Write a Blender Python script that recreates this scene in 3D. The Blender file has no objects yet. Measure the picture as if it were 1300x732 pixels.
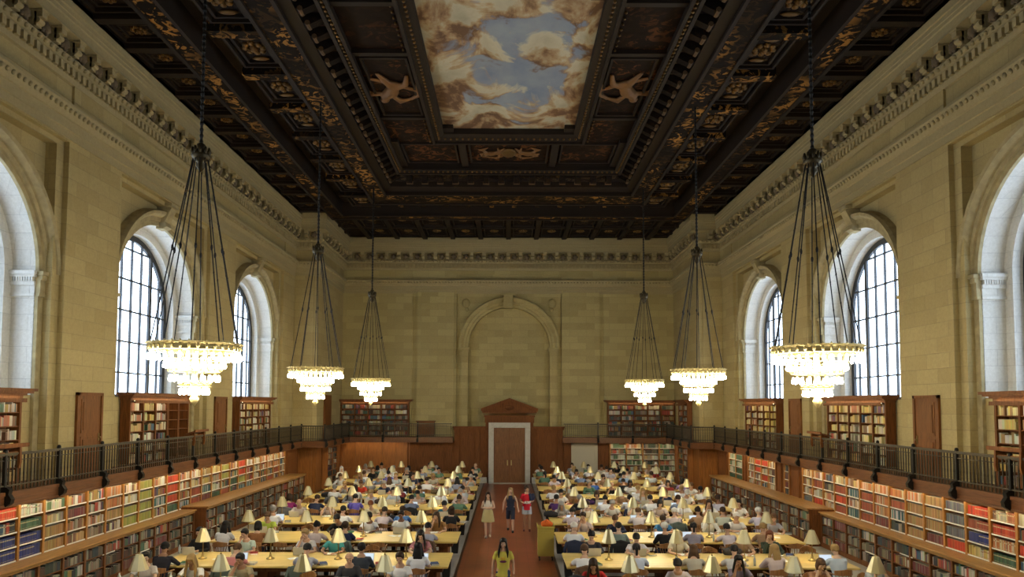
import bpy, math, random
import numpy as np
from mathutils import Vector, Matrix, Quaternion
R = random.Random(7)
PI = math.pi
SC = bpy.context.scene
COL = bpy.data.collections.new('reading_room'); SC.collection.children.link(COL)

# ------------------------------------------------------------------ mesh builder
class MB:
    def __init__(s, T=None):
        s.v = []; s.f = []; s.c = []; s.T = T; s.col = None
    def add(s, vs, fs, col=None):
        o = len(s.v)
        if s.T: vs = [s.T(p) for p in vs]
        s.v.extend(vs)
        c = col if col is not None else s.col
        for f in fs:
            s.f.append([i + o for i in f]); s.c.append(c)
    def quad(s, a, b, c, d, col=None): s.add([a, b, c, d], [(0, 1, 2, 3)], col)
    def box(s, x0, x1, y0, y1, z0, z1, col=None, top=None):
        s.add([(x0,y0,z0),(x1,y0,z0),(x1,y1,z0),(x0,y1,z0),(x0,y0,z1),(x1,y0,z1),(x1,y1,z1),(x0,y1,z1)],
              [(0,3,2,1),(0,1,5,4),(1,2,6,5),(2,3,7,6),(3,0,4,7)], col)
        s.add([(x0,y0,z1),(x1,y0,z1),(x1,y1,z1),(x0,y1,z1)], [(0,1,2,3)], top or col)
    def bevbox(s, x0, x1, y0, y1, z0, z1, b, col=None):
        # box with chamfered top and bottom edges
        lo = [(x0+b,y0+b),(x1-b,y0+b),(x1-b,y1-b),(x0+b,y1-b)]; mi = [(x0,y0),(x1,y0),(x1,y1),(x0,y1)]
        rs = [(lo,z0),(mi,z0+b),(mi,z1-b),(lo,z1)]
        vs = [(p[0],p[1],z) for r,z in rs for p in r]
        fs = [(3,2,1,0),(12,13,14,15)]
        for k in range(3):
            for i in range(4):
                a=k*4+i; b2=k*4+(i+1)%4; fs.append((a,b2,b2+4,a+4))
        s.add(vs, fs, col)
    def loft(s, rings, cap=True, closed=True, col=None):
        n = len(rings[0]); vs = [p for r in rings for p in r]; fs = []
        for k in range(len(rings)-1):
            for i in range(n if closed else n-1):
                a=k*n+i; b=k*n+(i+1)%n; fs.append((a,b,b+n,a+n))
        if cap and closed:
            fs.append(tuple(range(n-1,-1,-1))); fs.append(tuple(range((len(rings)-1)*n, len(rings)*n)))
        s.add(vs, fs, col)
    def lathe(s, prof, cx=0, cy=0, n=12, col=None, flute=0, cap=True):
        rings = []
        for r, z in prof:
            rings.append([(cx+math.cos(2*PI*i/n)*r*(1-(flute if i%2 else 0)), cy+math.sin(2*PI*i/n)*r*(1-(flute if i%2 else 0)), z) for i in range(n)])
        s.loft(rings, cap=cap, col=col)
    def tube(s, pts, rad, n=8, col=None, caps=0):
        pts = [Vector(p) for p in pts]; m = len(pts)
        rads = rad if isinstance(rad, (list, tuple)) else [rad]*m
        rads = [r if isinstance(r, (list, tuple)) else (r, r) for r in rads]
        # frames
        ts = []
        for i in range(m):
            a = pts[max(i-1,0)]; b = pts[min(i+1,m-1)]; t = (b-a)
            ts.append(t.normalized() if t.length > 1e-9 else Vector((0,0,1)))
        ref = Vector((1,0,0)) if abs(ts[0].x) < .8 else Vector((0,1,0))
        rings = []
        def ring(c, t, ra, rb):
            u = ref - t*ref.dot(t); u.normalize(); w = t.cross(u)
            return [tuple(c + u*(math.cos(2*PI*i/n)*ra) + w*(math.sin(2*PI*i/n)*rb)) for i in range(n)]
        if caps:
            for q in (0.15, .6):
                h = math.sqrt(max(0,1-q*q))
                rings.append(ring(pts[0]-ts[0]*(h*min(rads[0])*1.0), ts[0], rads[0][0]*q*1.2 if q<.5 else rads[0][0]*.8, rads[0][1]*q*1.2 if q<.5 else rads[0][1]*.8))
        for i in range(m): rings.append(ring(pts[i], ts[i], *rads[i]))
        if caps:
            for q in (.6, .15):
                h = math.sqrt(max(0,1-q*q))
                rings.append(ring(pts[-1]+ts[-1]*(h*min(rads[-1])), ts[-1], rads[-1][0]*(.8 if q>.5 else .2), rads[-1][1]*(.8 if q>.5 else .2)))
        s.loft(rings, col=col)
    def ball(s, c, r, n=10, m=6, col=None, M=None):
        rx, ry, rz = r if isinstance(r, (list, tuple)) else (r, r, r)
        rings = []
        for j in range(m+1):
            a = -PI/2 + PI*j/m; cr = max(math.cos(a), .02)
            rg = []
            for i in range(n):
                p = Vector((math.cos(2*PI*i/n)*cr*rx, math.sin(2*PI*i/n)*cr*ry, math.sin(a)*rz))
                if M: p = M @ p
                rg.append((c[0]+p.x, c[1]+p.y, c[2]+p.z))
            rings.append(rg)
        s.loft(rings, col=col)
    def mesh(s, name, mat=None, smooth=False):
        me = bpy.data.meshes.new(name)
        me.from_pydata(s.v, [], s.f)
        if mat: me.materials.append(mat)
        if any(c is not None for c in s.c):
            at = me.attributes.new('tint', 'FLOAT_COLOR', 'FACE')
            arr = np.array([(c[0],c[1],c[2],1.) if c is not None else (.5,.5,.5,1.) for c in s.c], dtype=np.float32)
            at.data.foreach_set('color', arr.ravel())
        if smooth: me.polygons.foreach_set('use_smooth', [True]*len(me.polygons))
        me.update()
        return me
    def build(s, name, mat, parent=None, smooth=False, loc=None, **kw):
        o = bpy.data.objects.new(name, s.mesh(name, mat, smooth)); COL.objects.link(o)
        if parent is not None: o.parent = parent
        if loc is not None: o.location = loc
        tag(o, **kw)
        return o
def tag(o, label=None, cat=None, group=None, kind=None):
    if label: o['label'] = label
    if cat: o['category'] = cat
    if group: o['group'] = group
    if kind: o['kind'] = kind
    return o
def empty(name, loc=(0,0,0), rz=0, **kw):
    o = bpy.data.objects.new(name, None); COL.objects.link(o)
    o.location = loc; o.rotation_euler = (0,0,rz); o.empty_display_size = .1
    return tag(o, **kw)
def link(name, me, parent=None, loc=None, mat=None, rot=None, **kw):
    o = bpy.data.objects.new(name, me); COL.objects.link(o)
    if parent is not None: o.parent = parent
    if loc is not None: o.location = loc
    if rot is not None: o.rotation_euler = rot
    if mat is not None:
        o.material_slots[0].link = 'OBJECT'; o.material_slots[0].material = mat
    return tag(o, **kw)
def kids(o): return KIDS.get(o.name) or list(o.children)
KIDS = {}
def copy_tree(o, parent=None):
    c = o.copy(); COL.objects.link(c); c.parent = parent
    for ch in kids(o): copy_tree(ch, c)
    return c
ORD = ['first','second','third','fourth','fifth','sixth','seventh','eighth','ninth','tenth','eleventh','twelfth','thirteenth','fourteenth','fifteenth','sixteenth','seventeenth','eighteenth','nineteenth','twentieth','twenty-first','twenty-second','twenty-third','twenty-fourth','twenty-fifth','twenty-sixth','twenty-seventh','twenty-eighth','twenty-ninth','thirtieth']
SIDE = {-1: 'left', 1: 'right'}

# ------------------------------------------------------------------ materials
def M(name, base=(.5,.5,.5), rough=.6, metal=0., emit=None, es=0., spec=.5):
    m = bpy.data.materials.new(name); m.use_nodes = True
    b = m.node_tree.nodes['Principled BSDF']
    b.inputs['Base Color'].default_value = (*base, 1); b.inputs['Roughness'].default_value = rough
    b.inputs['Metallic'].default_value = metal; b.inputs['Specular IOR Level'].default_value = spec
    if emit: b.inputs['Emission Color'].default_value = (*emit, 1); b.inputs['Emission Strength'].default_value = es
    return m
def nd(m, t, **kw):
    n = m.node_tree.nodes.new(t)
    for k, v in kw.items(): setattr(n, k, v)
    return n
def L(m, a, b): m.node_tree.links.new(a, b)
def bsdf(m): return m.node_tree.nodes['Principled BSDF']
def ramp(m, fac, stops, interp='LINEAR'):
    r = nd(m, 'ShaderNodeValToRGB'); r.color_ramp.interpolation = interp
    e = r.color_ramp.elements
    while len(e) < len(stops): e.new(.5)
    for i, (p, c) in enumerate(stops): e[i].position = p; e[i].color = (*c, 1)
    L(m, fac, r.inputs[0]); return r.outputs[0]
def noise(m, vec, scale, detail=3, rough=.55, dist=0):
    n = nd(m, 'ShaderNodeTexNoise'); n.inputs['Scale'].default_value = scale; n.inputs['Detail'].default_value = detail
    n.inputs['Roughness'].default_value = rough; n.inputs['Distortion'].default_value = dist
    if vec is not None: L(m, vec, n.inputs['Vector'])
    return n.outputs[0]
def pos(m): return nd(m, 'ShaderNodeNewGeometry').outputs['Position']
def wallvec(m):
    p = pos(m); sp = nd(m, 'ShaderNodeSeparateXYZ'); L(m, p, sp.inputs[0])
    a = nd(m, 'ShaderNodeMath', operation='ADD'); L(m, sp.outputs[0], a.inputs[0]); L(m, sp.outputs[1], a.inputs[1])
    c = nd(m, 'ShaderNodeCombineXYZ'); L(m, a.outputs[0], c.inputs[0]); L(m, sp.outputs[2], c.inputs[1])
    return p, c.outputs[0]
def mix(m, fac, a, b, mode='MIX'):
    n = nd(m, 'ShaderNodeMix', data_type='RGBA', blend_type=mode)
    for k, v in ((0, fac), (6, a), (7, b)):
        if isinstance(v, (int, float)): n.inputs[k].default_value = v
        elif isinstance(v, tuple): n.inputs[k].default_value = (*v, 1)
        else: L(m, v, n.inputs[k])
    return n.outputs[2]
def bump(m, h, s=.2, d=.02):
    n = nd(m, 'ShaderNodeBump'); n.inputs['Strength'].default_value = s; n.inputs['Distance'].default_value = d
    L(m, h, n.inputs['Height']); L(m, n.outputs[0], bsdf(m).inputs['Normal'])

def stone(name, c1, c2, c3, bw=1.05, bh=.42, mortar=.012):
    m = M(name, c1, .75, spec=.2)
    p, wv = wallvec(m)
    b = nd(m, 'ShaderNodeTexBrick'); L(m, wv, b.inputs['Vector'])
    b.inputs['Color1'].default_value = (*c1, 1); b.inputs['Color2'].default_value = (*c2, 1)
    b.inputs['Mortar'].default_value = (*[x*.74 for x in c3], 1); b.inputs['Scale'].default_value = 1
    b.inputs['Brick Width'].default_value = bw; b.inputs['Row Height'].default_value = bh
    b.inputs['Mortar Size'].default_value = mortar; b.inputs['Mortar Smooth'].default_value = .4; b.inputs['Bias'].default_value = -.1
    n = noise(m, p, 1.3, 5, .6)
    n2 = noise(m, p, 14, 4, .7)
    c = mix(m, ramp(m, n, [(.3,(0,0,0)),(.7,(1,1,1))]), b.outputs[0], mix(m, .55, b.outputs[0], c3))
    c = mix(m, .35, c, ramp(m, n2, [(.25,(.45,.42,.36)),(.75,(1.0,1.0,1.0))]), 'MULTIPLY')
    L(m, c, bsdf(m).inputs['Base Color']); bump(m, b.outputs['Fac'], .35, -.012)
    return m
STONE = stone('buff_limestone', (.49,.40,.195), (.40,.315,.142), (.45,.365,.185))
STONE_END = stone('end_wall_limestone', (.51,.43,.205), (.36,.295,.13), (.46,.39,.19))
REVEAL = stone('pale_reveal_stone', (.74,.73,.69), (.68,.67,.63), (.72,.71,.68), .9, .42, .008)
def carved(name, c, sc=7):
    m = M(name, c, .8, spec=.2); p = pos(m)
    v = nd(m, 'ShaderNodeTexVoronoi'); v.inputs['Scale'].default_value = sc; L(m, p, v.inputs['Vector'])
    L(m, mix(m, .6, c, ramp(m, noise(m, p, 5, 4), [(.3,tuple(x*.6 for x in c)),(.7,tuple(x*1.15 for x in c))])), bsdf(m).inputs['Base Color'])
    bump(m, v.outputs[0], .5, .03); return m
TRIM = carved('carved_limestone', (.42,.35,.195), 5)
def wood(name, c, rough=.38, sc=1., dark=.55, axis=2):
    m = M(name, c, rough); tc = pos(m)
    mp = nd(m, 'ShaderNodeMapping'); L(m, tc, mp.inputs[0])
    s = [14*sc]*3; s[axis] = 1.2*sc; mp.inputs['Scale'].default_value = s
    n = noise(m, mp.outputs[0], 1.6, 5, .6, .6)
    L(m, ramp(m, n, [(.28,tuple(x*dark for x in c)),(.5,c),(.75,tuple(min(1,x*1.35) for x in c))]), bsdf(m).inputs['Base Color'])
    bump(m, n, .06, .004); return m
OAKTOP = wood('honey_oak_table', (.70,.52,.165), .33, .7, .82, 0)
OAKDK = wood('brown_oak', (.18,.072,.026), .4)
OAKMID = wood('shelf_oak', (.42,.19,.045), .42, axis=2)
OAKLEDGE = wood('ledge_oak', (.36,.19,.058), .36, axis=1)
CHAIRW = wood('chair_maple', (.33,.155,.055), .35)
PANEL = wood('walnut_panelling', (.165,.060,.017), .35)
PANELO = wood('lamplight_tinted_oak', (.33,.125,.03), .35)  # lamplight on the wood is put into this brighter, more orange colour
DOORW = wood('door_oak', (.17,.065,.017), .55)
DOORD = wood('portal_door_oak', (.20,.085,.034), .36)
IRON = M('black_iron', (.022,.021,.02), .45, .6)
BRONZE = M('dark_bronze', (.075,.058,.03), .42, .75)
RAILM = M('railing_bronze', (.075,.062,.042), .42, .5)
WFRAME = M('window_iron', (.035,.037,.042), .5, .2)
CHRING = M('chandelier_gilt', (.60,.50,.24), .4, .35)
MARBLE = M('portal_marble', (.55,.52,.45), .35)
p = pos(MARBLE); L(MARBLE, ramp(MARBLE, noise(MARBLE, p, 2.2, 6, .7, 1.5), [(.3,(.50,.47,.40)),(.55,(.62,.60,.54)),(.7,(.5,.48,.44))]), bsdf(MARBLE).inputs['Base Color'])
CREAM = M('cream_paint', (.52,.48,.37), .5)
BLACKP = M('black_plastic', (.014,.015,.016), .45)
LAMPSH = M('brass_lamp_shade', (.72,.63,.36), .38, .8)
LAMPST = M('lamp_stem_brass', (.30,.22,.09), .35, .9)
for m_ in (OAKDK, PANEL, DOORW): bsdf(m_).inputs['Specular IOR Level'].default_value = .2; bsdf(m_).inputs['Roughness'].default_value = .6
CARTM = M('ochre_paint', (.46,.38,.08), .5)
WHITE = M('white_shelf_edge', (.78,.75,.66), .6)
PAPER = M('white_paper', (.80,.80,.77), .7)
LAPW = M('silver_laptop', (.55,.56,.58), .35, .3)
SCREEN = M('lit_screen', (.1,.12,.15), .3, emit=(.72,.84,1.), es=.9)
SCREEND = M('dim_screen', (.02,.02,.03), .2, emit=(.1,.15,.25), es=.3)
BULB = M('chandelier_bulb', (1,.95,.8), .3, emit=(1.,.86,.56), es=110)
LBULB = M('lamp_bulb', (1,.95,.8), .3, emit=(1.,.80,.46), es=340)
STRIP = M('shelf_strip_light', (1,.95,.8), .3, emit=(1.,.83,.52), es=16)
STRIPW = M('case_strip_light', (1,.95,.8), .3, emit=(1.,.83,.52), es=7)
GOLD = M('old_gilding', (.17,.095,.03), .5, .6)
GOLD2 = M('figure_gilding', (.20,.095,.03), .55, .35)
def gilt(name, dark, gold, sc, lo=.47, hi=.53, metal=.5):
    m = M(name, dark, .75, spec=.12); p = pos(m)
    v = nd(m, 'ShaderNodeTexVoronoi', feature='SMOOTH_F1'); v.inputs['Scale'].default_value = sc; L(m, p, v.inputs['Vector'])
    w = noise(m, p, sc*.8, 3, .6, 1.6)
    f = ramp(m, w, [(lo,(0,0,0)),(hi,(1,1,1))])
    patch = ramp(m, noise(m, p, .55, 2), [(.42,(.06,.06,.06)),(.62,(1,1,1))])
    g = mix(m, 1., f, patch, 'MULTIPLY')
    L(m, mix(m, g, dark, gold), bsdf(m).inputs['Base Color']); bump(m, v.outputs[0], .6, .04)
    mt = nd(m, 'ShaderNodeMath', operation='MULTIPLY'); L(m, g, mt.inputs[0]); mt.inputs[1].default_value = metal
    L(m, mt.outputs[0], bsdf(m).inputs['Metallic']); return m
CDARK = gilt('ceiling_walnut', (.009,.005,.003), (.025,.013,.006), 4, .5, .62, .1)
CRIB = gilt('ceiling_gilt_rib', (.008,.0045,.0025), (.42,.21,.05), 3.0, .52, .57, .4)
CPAN = gilt('ceiling_painted_panel', (.012,.006,.003), (.12,.045,.014), 2.6, .52, .6, .2)
CMOULD = M('ceiling_moulding', (.021,.014,.010), .6, .0, spec=.2)
COFFER = gilt('coffer_field', (.012,.008,.007), (.10,.065,.035), 3.6, .52, .6, .2)

# painted sky
MURAL = M('painted_clouds', (.4,.4,.4), .8, spec=.1)
p = pos(MURAL)
mp = nd(MURAL, 'ShaderNodeMapping'); L(MURAL, p, mp.inputs[0]); mp.inputs['Location'].default_value = (2.2, -.9, 0); mp.inputs['Scale'].default_value = (.34,.25,.3)
n1 = noise(MURAL, mp.outputs[0], 1.9, 7, .56, .5)
mp2 = nd(MURAL, 'ShaderNodeMapping'); L(MURAL, p, mp2.inputs[0]); mp2.inputs['Location'].default_value = (2.2, -1.08, 0.0); mp2.inputs['Scale'].default_value = (.34,.25,.3)
n2 = noise(MURAL, mp2.outputs[0], 1.9, 7, .56, .5)
# bias: clouds thicken toward the edges of the panel, open sky in the middle
sp = nd(MURAL, 'ShaderNodeSeparateXYZ'); L(MURAL, p, sp.inputs[0])
def mth(m, op, a, b=None):
    n = nd(m, 'ShaderNodeMath', operation=op)
    for i, v in enumerate((a, b)):
        if v is None: continue
        if isinstance(v, (int, float)): n.inputs[i].default_value = v
        else: L(m, v, n.inputs[i])
    return n.outputs[0]
ex = mth(MURAL, 'POWER', mth(MURAL, 'ABSOLUTE', mth(MURAL, 'DIVIDE', mth(MURAL, 'SUBTRACT', sp.outputs[0], .35), 2.5)), 2)
ey = mth(MURAL, 'POWER', mth(MURAL, 'ABSOLUTE', mth(MURAL, 'DIVIDE', mth(MURAL, 'SUBTRACT', sp.outputs[1], 22.0), 5.8)), 2)
e = mth(MURAL, 'ADD', ex, ey)
dn = mth(MURAL, 'ADD', n1, mth(MURAL, 'MULTIPLY', mth(MURAL, 'SUBTRACT', e, .42), .20))
dn2 = mth(MURAL, 'ADD', n2, mth(MURAL, 'MULTIPLY', mth(MURAL, 'SUBTRACT', e, .42), .20))
cover = ramp(MURAL, dn, [(.44,(0,0,0)),(.50,(1,1,1))])
lit = mth(MURAL, 'SUBTRACT', dn, dn2)
lit = ramp(MURAL, mth(MURAL, 'ADD', mth(MURAL, 'MULTIPLY', lit, 5.), .5), [(.15,(.17,.10,.06)),(.42,(.36,.23,.13)),(.62,(.47,.36,.22)),(.85,(.56,.52,.39))])
deep = ramp(MURAL, dn, [(.48,(1.1,1.1,1.05)),(.80,(.50,.47,.42))])
cl = mix(MURAL, .8, lit, deep, 'MULTIPLY')
sky = ramp(MURAL, noise(MURAL, mp.outputs[0], 3, 4), [(.3,(.20,.25,.35)),(.7,(.32,.36,.40))])
L(MURAL, mix(MURAL, cover, sky, cl), bsdf(MURAL).inputs['Base Color'])

# floor
FLOOR = M('grey_marble_floor', (.22,.19,.16), .35)
p = pos(FLOOR); L(FLOOR, ramp(FLOOR, noise(FLOOR, p, 1.1, 5), [(.3,(.40,.38,.36)),(.7,(.52,.51,.49))]), bsdf(FLOOR).inputs['Base Color'])
AISLE = M('red_quarry_tile', (.2,.06,.03), .3)
p = pos(AISLE)
b = nd(AISLE, 'ShaderNodeTexBrick'); L(AISLE, p, b.inputs['Vector']); b.offset = 0
for k, v in (('Color1',(.30,.075,.030)),('Color2',(.22,.055,.022)),('Mortar',(.12,.035,.016))): b.inputs[k].default_value = (*v, 1)
b.inputs['Scale'].default_value = 1; b.inputs['Brick Width'].default_value = .32; b.inputs['Row Height'].default_value = .32; b.inputs['Mortar Size'].default_value = .012
L(AISLE, mix(AISLE, .5, b.outputs[0], ramp(AISLE, noise(AISLE, p, .9, 4), [(.3,(.17,.042,.02)),(.7,(.36,.10,.04))])), bsdf(AISLE).inputs['Base Color'])
BORDER = M('dark_floor_border', (.07,.035,.022), .35)

# tinted by face attribute (cloth book bindings)
TINT = M('book_cloth', (.5,.5,.5), .6)
a = nd(TINT, 'ShaderNodeAttribute', attribute_name='tint'); L(TINT, a.outputs['Color'], bsdf(TINT).inputs['Base Color'])
def glassmat():
    m = bpy.data.materials.new('window_glass'); m.use_nodes = True; nt = m.node_tree; nt.nodes.clear()
    o = nt.nodes.new('ShaderNodeOutputMaterial'); t = nt.nodes.new('ShaderNodeBsdfTransparent'); g = nt.nodes.new('ShaderNodeBsdfGlossy')
    g.inputs['Roughness'].default_value = .05; t.inputs[0].default_value = (.95,.97,1,1)
    x = nt.nodes.new('ShaderNodeMixShader'); x.inputs[0].default_value = .06
    nt.links.new(t.outputs[0], x.inputs[1]); nt.links.new(g.outputs[0], x.inputs[2]); nt.links.new(x.outputs[0], o.inputs[0]); return m
GLASS = glassmat()
_cm = {}
def cmat(c, rough=.8, name='cloth'):
    k = (tuple(round(x,3) for x in c), rough, name)
    if k not in _cm: _cm[k] = M(name, c, rough, spec=.25)
    return _cm[k]

# ------------------------------------------------------------------ room constants
W = 11.9; WB = 12.35; YJ = 39.2; WE = 10.55; YE = 45.0; YN = -2.0; GZ = 2.86; CZ = 15.3
BAYS = [6.35, 15.55, 24.75, 33.95]; OR_ = 2.8; SPR = 8.25; SILL = 5.05; BH = 3.3
def TS(s):  # side wall coordinates (u along the wall, w into the wall, z)
    return lambda q: (s*(W+q[1]), q[0], q[2])
def TE(q): return (q[0], YE+q[1], q[2])

def arch_pts(cu, r, z0, zs, n=28):
    """outline of an arched opening from bottom left round to bottom right"""
    return [(cu-r, z0)] + [(cu-r*math.cos(PI*i/n), zs+r*math.sin(PI*i/n)) for i in range(n+1)] + [(cu+r, z0)]
def arch_wall(mb, u0, u1, z0, z1, cu, r, zb, zs, w):
    pts = arch_pts(cu, r, zb, zs)
    if zb > z0: mb.quad((u0,w,z0),(u1,w,z0),(u1,w,zb),(u0,w,zb))
    out = []
    for (u, z) in pts:
        if z <= zs+1e-6: out.append((u0 if u < cu else u1, z))
        else:
            out.append((u, z1))
    # left strip, top strips, right strip
    mb.quad((u0,w,zb),(pts[0][0],w,zb),(pts[1][0],w,zs),(u0,w,zs))
    mb.quad((pts[-1][0],w,zb),(u1,w,zb),(u1,w,zs),(pts[-2][0],w,zs))
    mb.quad((u0,w,zs),(cu-r,w,zs),(cu-r,w,z1),(u0,w,z1)); mb.quad((cu+r,w,zs),(u1,w,zs),(u1,w,z1),(cu+r,w,z1))
    for i in range(1, len(pts)-2):
        a, b2 = pts[i], pts[i+1]
        mb.quad((a[0],w,a[1]),(b2[0],w,b2[1]),(b2[0],w,z1),(a[0],w,z1))
def arch_band(mb, cu, ra, rb, z0, zs, wa, wb):
    """strip between two arched outlines at depths wa, wb"""
    A = arch_pts(cu, ra, z0, zs); B = arch_pts(cu, rb, z0, zs)
    for i in range(len(A)-1):
        mb.quad((A[i][0],wa,A[i][1]),(A[i+1][0],wa,A[i+1][1]),(B[i+1][0],wb,B[i+1][1]),(B[i][0],wb,B[i][1]))
def arc_mould(mb, cu, zs, prof, n=28, z0=None):
    """prof: list of (radius, w); swept round the arch"""
    for k in range(len(prof)-1):
        (ra, wa), (rb, wb) = prof[k], prof[k+1]
        for i in range(n):
            a, b2 = PI*i/n, PI*(i+1)/n
            f = lambda r, t, w: (cu-r*math.cos(t), w, zs+r*math.sin(t))
            mb.quad(f(ra,a,wa), f(ra,b2,wa), f(rb,b2,wb), f(rb,a,wb))

# ------------------------------------------------------------------ side walls
def side_wall(s):
    nm = 'wall_'+SIDE[s]
    mb = MB(TS(s))
    edges = [YN] + [e for c in BAYS for e in (c-BH, c+BH)] + [YJ]
    for i in range(0, len(edges), 2):   # piers
        a, b2 = edges[i], edges[i+1]
        mb.quad((a,0,0),(b2,0,0),(b2,0,11.9),(a,0,11.9))
        mb.box(a+.02, b2-.02, -.07, .05, 12.8, 13.46)
    mb.quad((YN,0,11.9),(YJ,0,11.9),(YJ,0,16.4),(YN,0,16.4))
    for c in BAYS:
        a, b2 = c-BH, c+BH
        mb.quad((a,0,0),(b2,0,0),(b2,0,GZ),(a,0,GZ))      # wall below the gallery
        mb.quad((a,0,GZ-.01),(b2,0,GZ-.01),(b2,.45,GZ-.01),(a,.45,GZ-.01))
        for q, d in ((a, 1), (b2, -1)):
            mb.quad((q,0,GZ),(q,.15,GZ),(q,.15,11.9),(q,0,11.9))
            mb.quad((q,.15,GZ),(q+d*.3,.15,GZ),(q+d*.3,.15,11.75),(q,.15,11.75))
            mb.quad((q+d*.3,.15,GZ),(q+d*.3,.45,GZ),(q+d*.3,.45,11.75),(q+d*.3,.15,11.75))
        mb.quad((a,0,11.9),(b2,0,11.9),(b2,.15,11.9),(a,.15,11.9))
        mb.quad((a,.15,11.75),(b2,.15,11.75),(b2,.45,11.75),(a,.45,11.75)); mb.quad((a,.15,11.75),(b2,.15,11.75),(b2,.15,11.9),(a,.15,11.9))
        arch_wall(mb, a+.3, b2-.3, GZ, 11.75, c, OR_, SILL, SPR, .45)
    w = mb.build(nm, STONE, kind='structure')
    # archivolts, keystones, imposts
    for c in BAYS[1:]:
        m2 = MB(TS(s))
        arc_mould(m2, c, SPR, [(2.8,.45),(2.8,.36),(2.95,.36),(2.97,.30),(3.1,.30),(3.12,.24),(3.2,.12),(3.3,.10),(3.34,.22),(3.36,.45)])
        for q in (-1, 1):   # pilaster legs under the arch moulding
            u0, u1 = sorted((c+q*2.8, c+q*3.0))
            m2.box(u0, u1, .36, .46, GZ, SPR-.6)
            u0, u1 = sorted((c+q*2.76, c+q*3.1))
            m2.box(u0, u1, .30, .46, SPR-.64, SPR-.56); m2.box(u0, u1, .22, .46, SPR-.08, SPR+.02)
            u0, u1 = sorted((c+q*2.8, c+q*3.05)); m2.box(u0, u1, .31, .46, SPR-.56, SPR-.2); m2.box(u0, u1, .27, .46, SPR-.2, SPR-.08)
        m2.build('arch_moulding', TRIM, w)
        k = MB(TS(s))   # scrolled keystone
        zk = SPR+2.72
        prof = [(.22,zk),(.10,zk+.08),(.16,zk+.25),(.02,zk+.55),(-.06,zk+.72),(-.02,zk+.82),(.46,zk+.82),(.46,zk)]
        k.loft([[(c-.2+.04*0, w_, z) for w_, z in prof], [(c+.2, w_, z) for w_, z in prof]])
        k.box(c-.27, c+.27, -.1, .46, zk+.78, zk+.9)
        k.build('keystone', TRIM, w)
    # windows
    for n, c in enumerate(BAYS):
        rv = MB(TS(s)); Z0 = SILL
        arch_band(rv, c, OR_, OR_, Z0, SPR, .45, 1.05)
        arch_band(rv, c, OR_, OR_-.3, Z0, SPR, 1.05, 1.05)
        arch_band(rv, c, OR_-.3, OR_-.3, Z0, SPR, 1.05, 1.42)
        rv.box(c-OR_, c+OR_, .451, 1.5, Z0-.12, Z0)
        win = rv.build('window_%d' % (n+1+(0 if s < 0 else 4)), REVEAL, kind='structure')
        if n:
            for q in (-1, 1):
                b3 = MB(TS(s))
                def bx(d, w0, w1, z0, z1):
                    u0, u1 = sorted((c+q*(OR_-d), c+q*OR_)); b3.box(u0, u1, w0, w1, z0, z1)
                bx(.15,.38,1.12,SPR-.07,SPR+.02); bx(.11,.41,1.09,SPR-.14,SPR-.07)
                for i in range(9): 
                    bx(.10, .46+i*.066, .50+i*.066, SPR-.25, SPR-.14)
                bx(.07,.43,1.07,SPR-.36,SPR-.25); bx(.03,.44,1.06,SPR-.56,SPR-.36); bx(.07,.42,1.08,SPR-.64,SPR-.56)
                b3.build('window_capital', REVEAL, win)
        f = MB(TS(s)); ro = OR_-.3; WG = 1.38
        arch_band(f, c, ro, ro-.2, Z0, SPR, WG-.06, WG-.06); arch_band(f, c, ro-.2, ro-.2, Z0, SPR, WG-.06, WG+.04)
        for du in (-1.95,-1.3,-.65,0,.65,1.3,1.95):
            hw = .075 if abs(du) == 1.3 else .02
            top = SPR + math.sqrt(max(0,(ro-.06)**2-du*du))
            f.box(c+du-hw, c+du+hw, WG-.05, WG+.03, Z0, top)
        for j in range(7):
            z = Z0+.85+1.08*j
            hu = ro-.05 if z < SPR else math.sqrt(max(.01,(ro-.05)**2-(z-SPR)**2))
            if z < SPR+ro-.2: f.box(c-hu, c+hu, WG-.045, WG+.03, z-.025, z+.025)
        f.box(c-ro, c+ro, WG-.06, WG+.04, Z0, Z0+.1)
        f.build('window_frame', WFRAME, win)
        g = MB(TS(s)); A = arch_pts(c, ro-.06, Z0, SPR)
        g.add([(u, WG, z) for u, z in A], [tuple(range(len(A)))]); g.add([(u, WG+.01, z) for u, z in A], [tuple(range(len(A)))])
        g.build('window_pane', GLASS, win)
        li = bpy.data.lights.new('window_portal', 'AREA'); li.shape = 'RECTANGLE'; li.size = 5.2; li.size_y = 5.9; li.cycles.is_portal = True
        lo = bpy.data.objects.new('window_portal', li); COL.objects.link(lo)
        lo.location = (s*(W+1.5), c, (SILL+SPR+OR_)/2); lo.rotation_euler = (PI/2, 0, s*PI/2)
    return w
WALLS = {s: side_wall(s) for s in (-1, 1)}

# jog return walls + end section walls
for s in (-1, 1):
    mb = MB()
    mb.quad((s*W,YJ,0),(s*WE,YJ,0),(s*WE,YJ,16.4),(s*W,YJ,16.4))
    mb.quad((s*WE,YJ,0),(s*WE,YE,0),(s*WE,YE,16.4),(s*WE,YJ,16.4))
    x0, x1 = sorted((s*(W-.02), s*(WE+.25)))
    mb.box(x0, x1, YJ-.08, YJ, GZ, 12.0)
    mb.build('wall_'+SIDE[s]+'_return', STONE, kind='structure')
mb = MB(); mb.quad((-13.5,YN,0),(13.5,YN,0),(13.5,YN,16.4),(-13.5,YN,16.4)); mb.build('wall_near', STONE, kind='structure')

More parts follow.
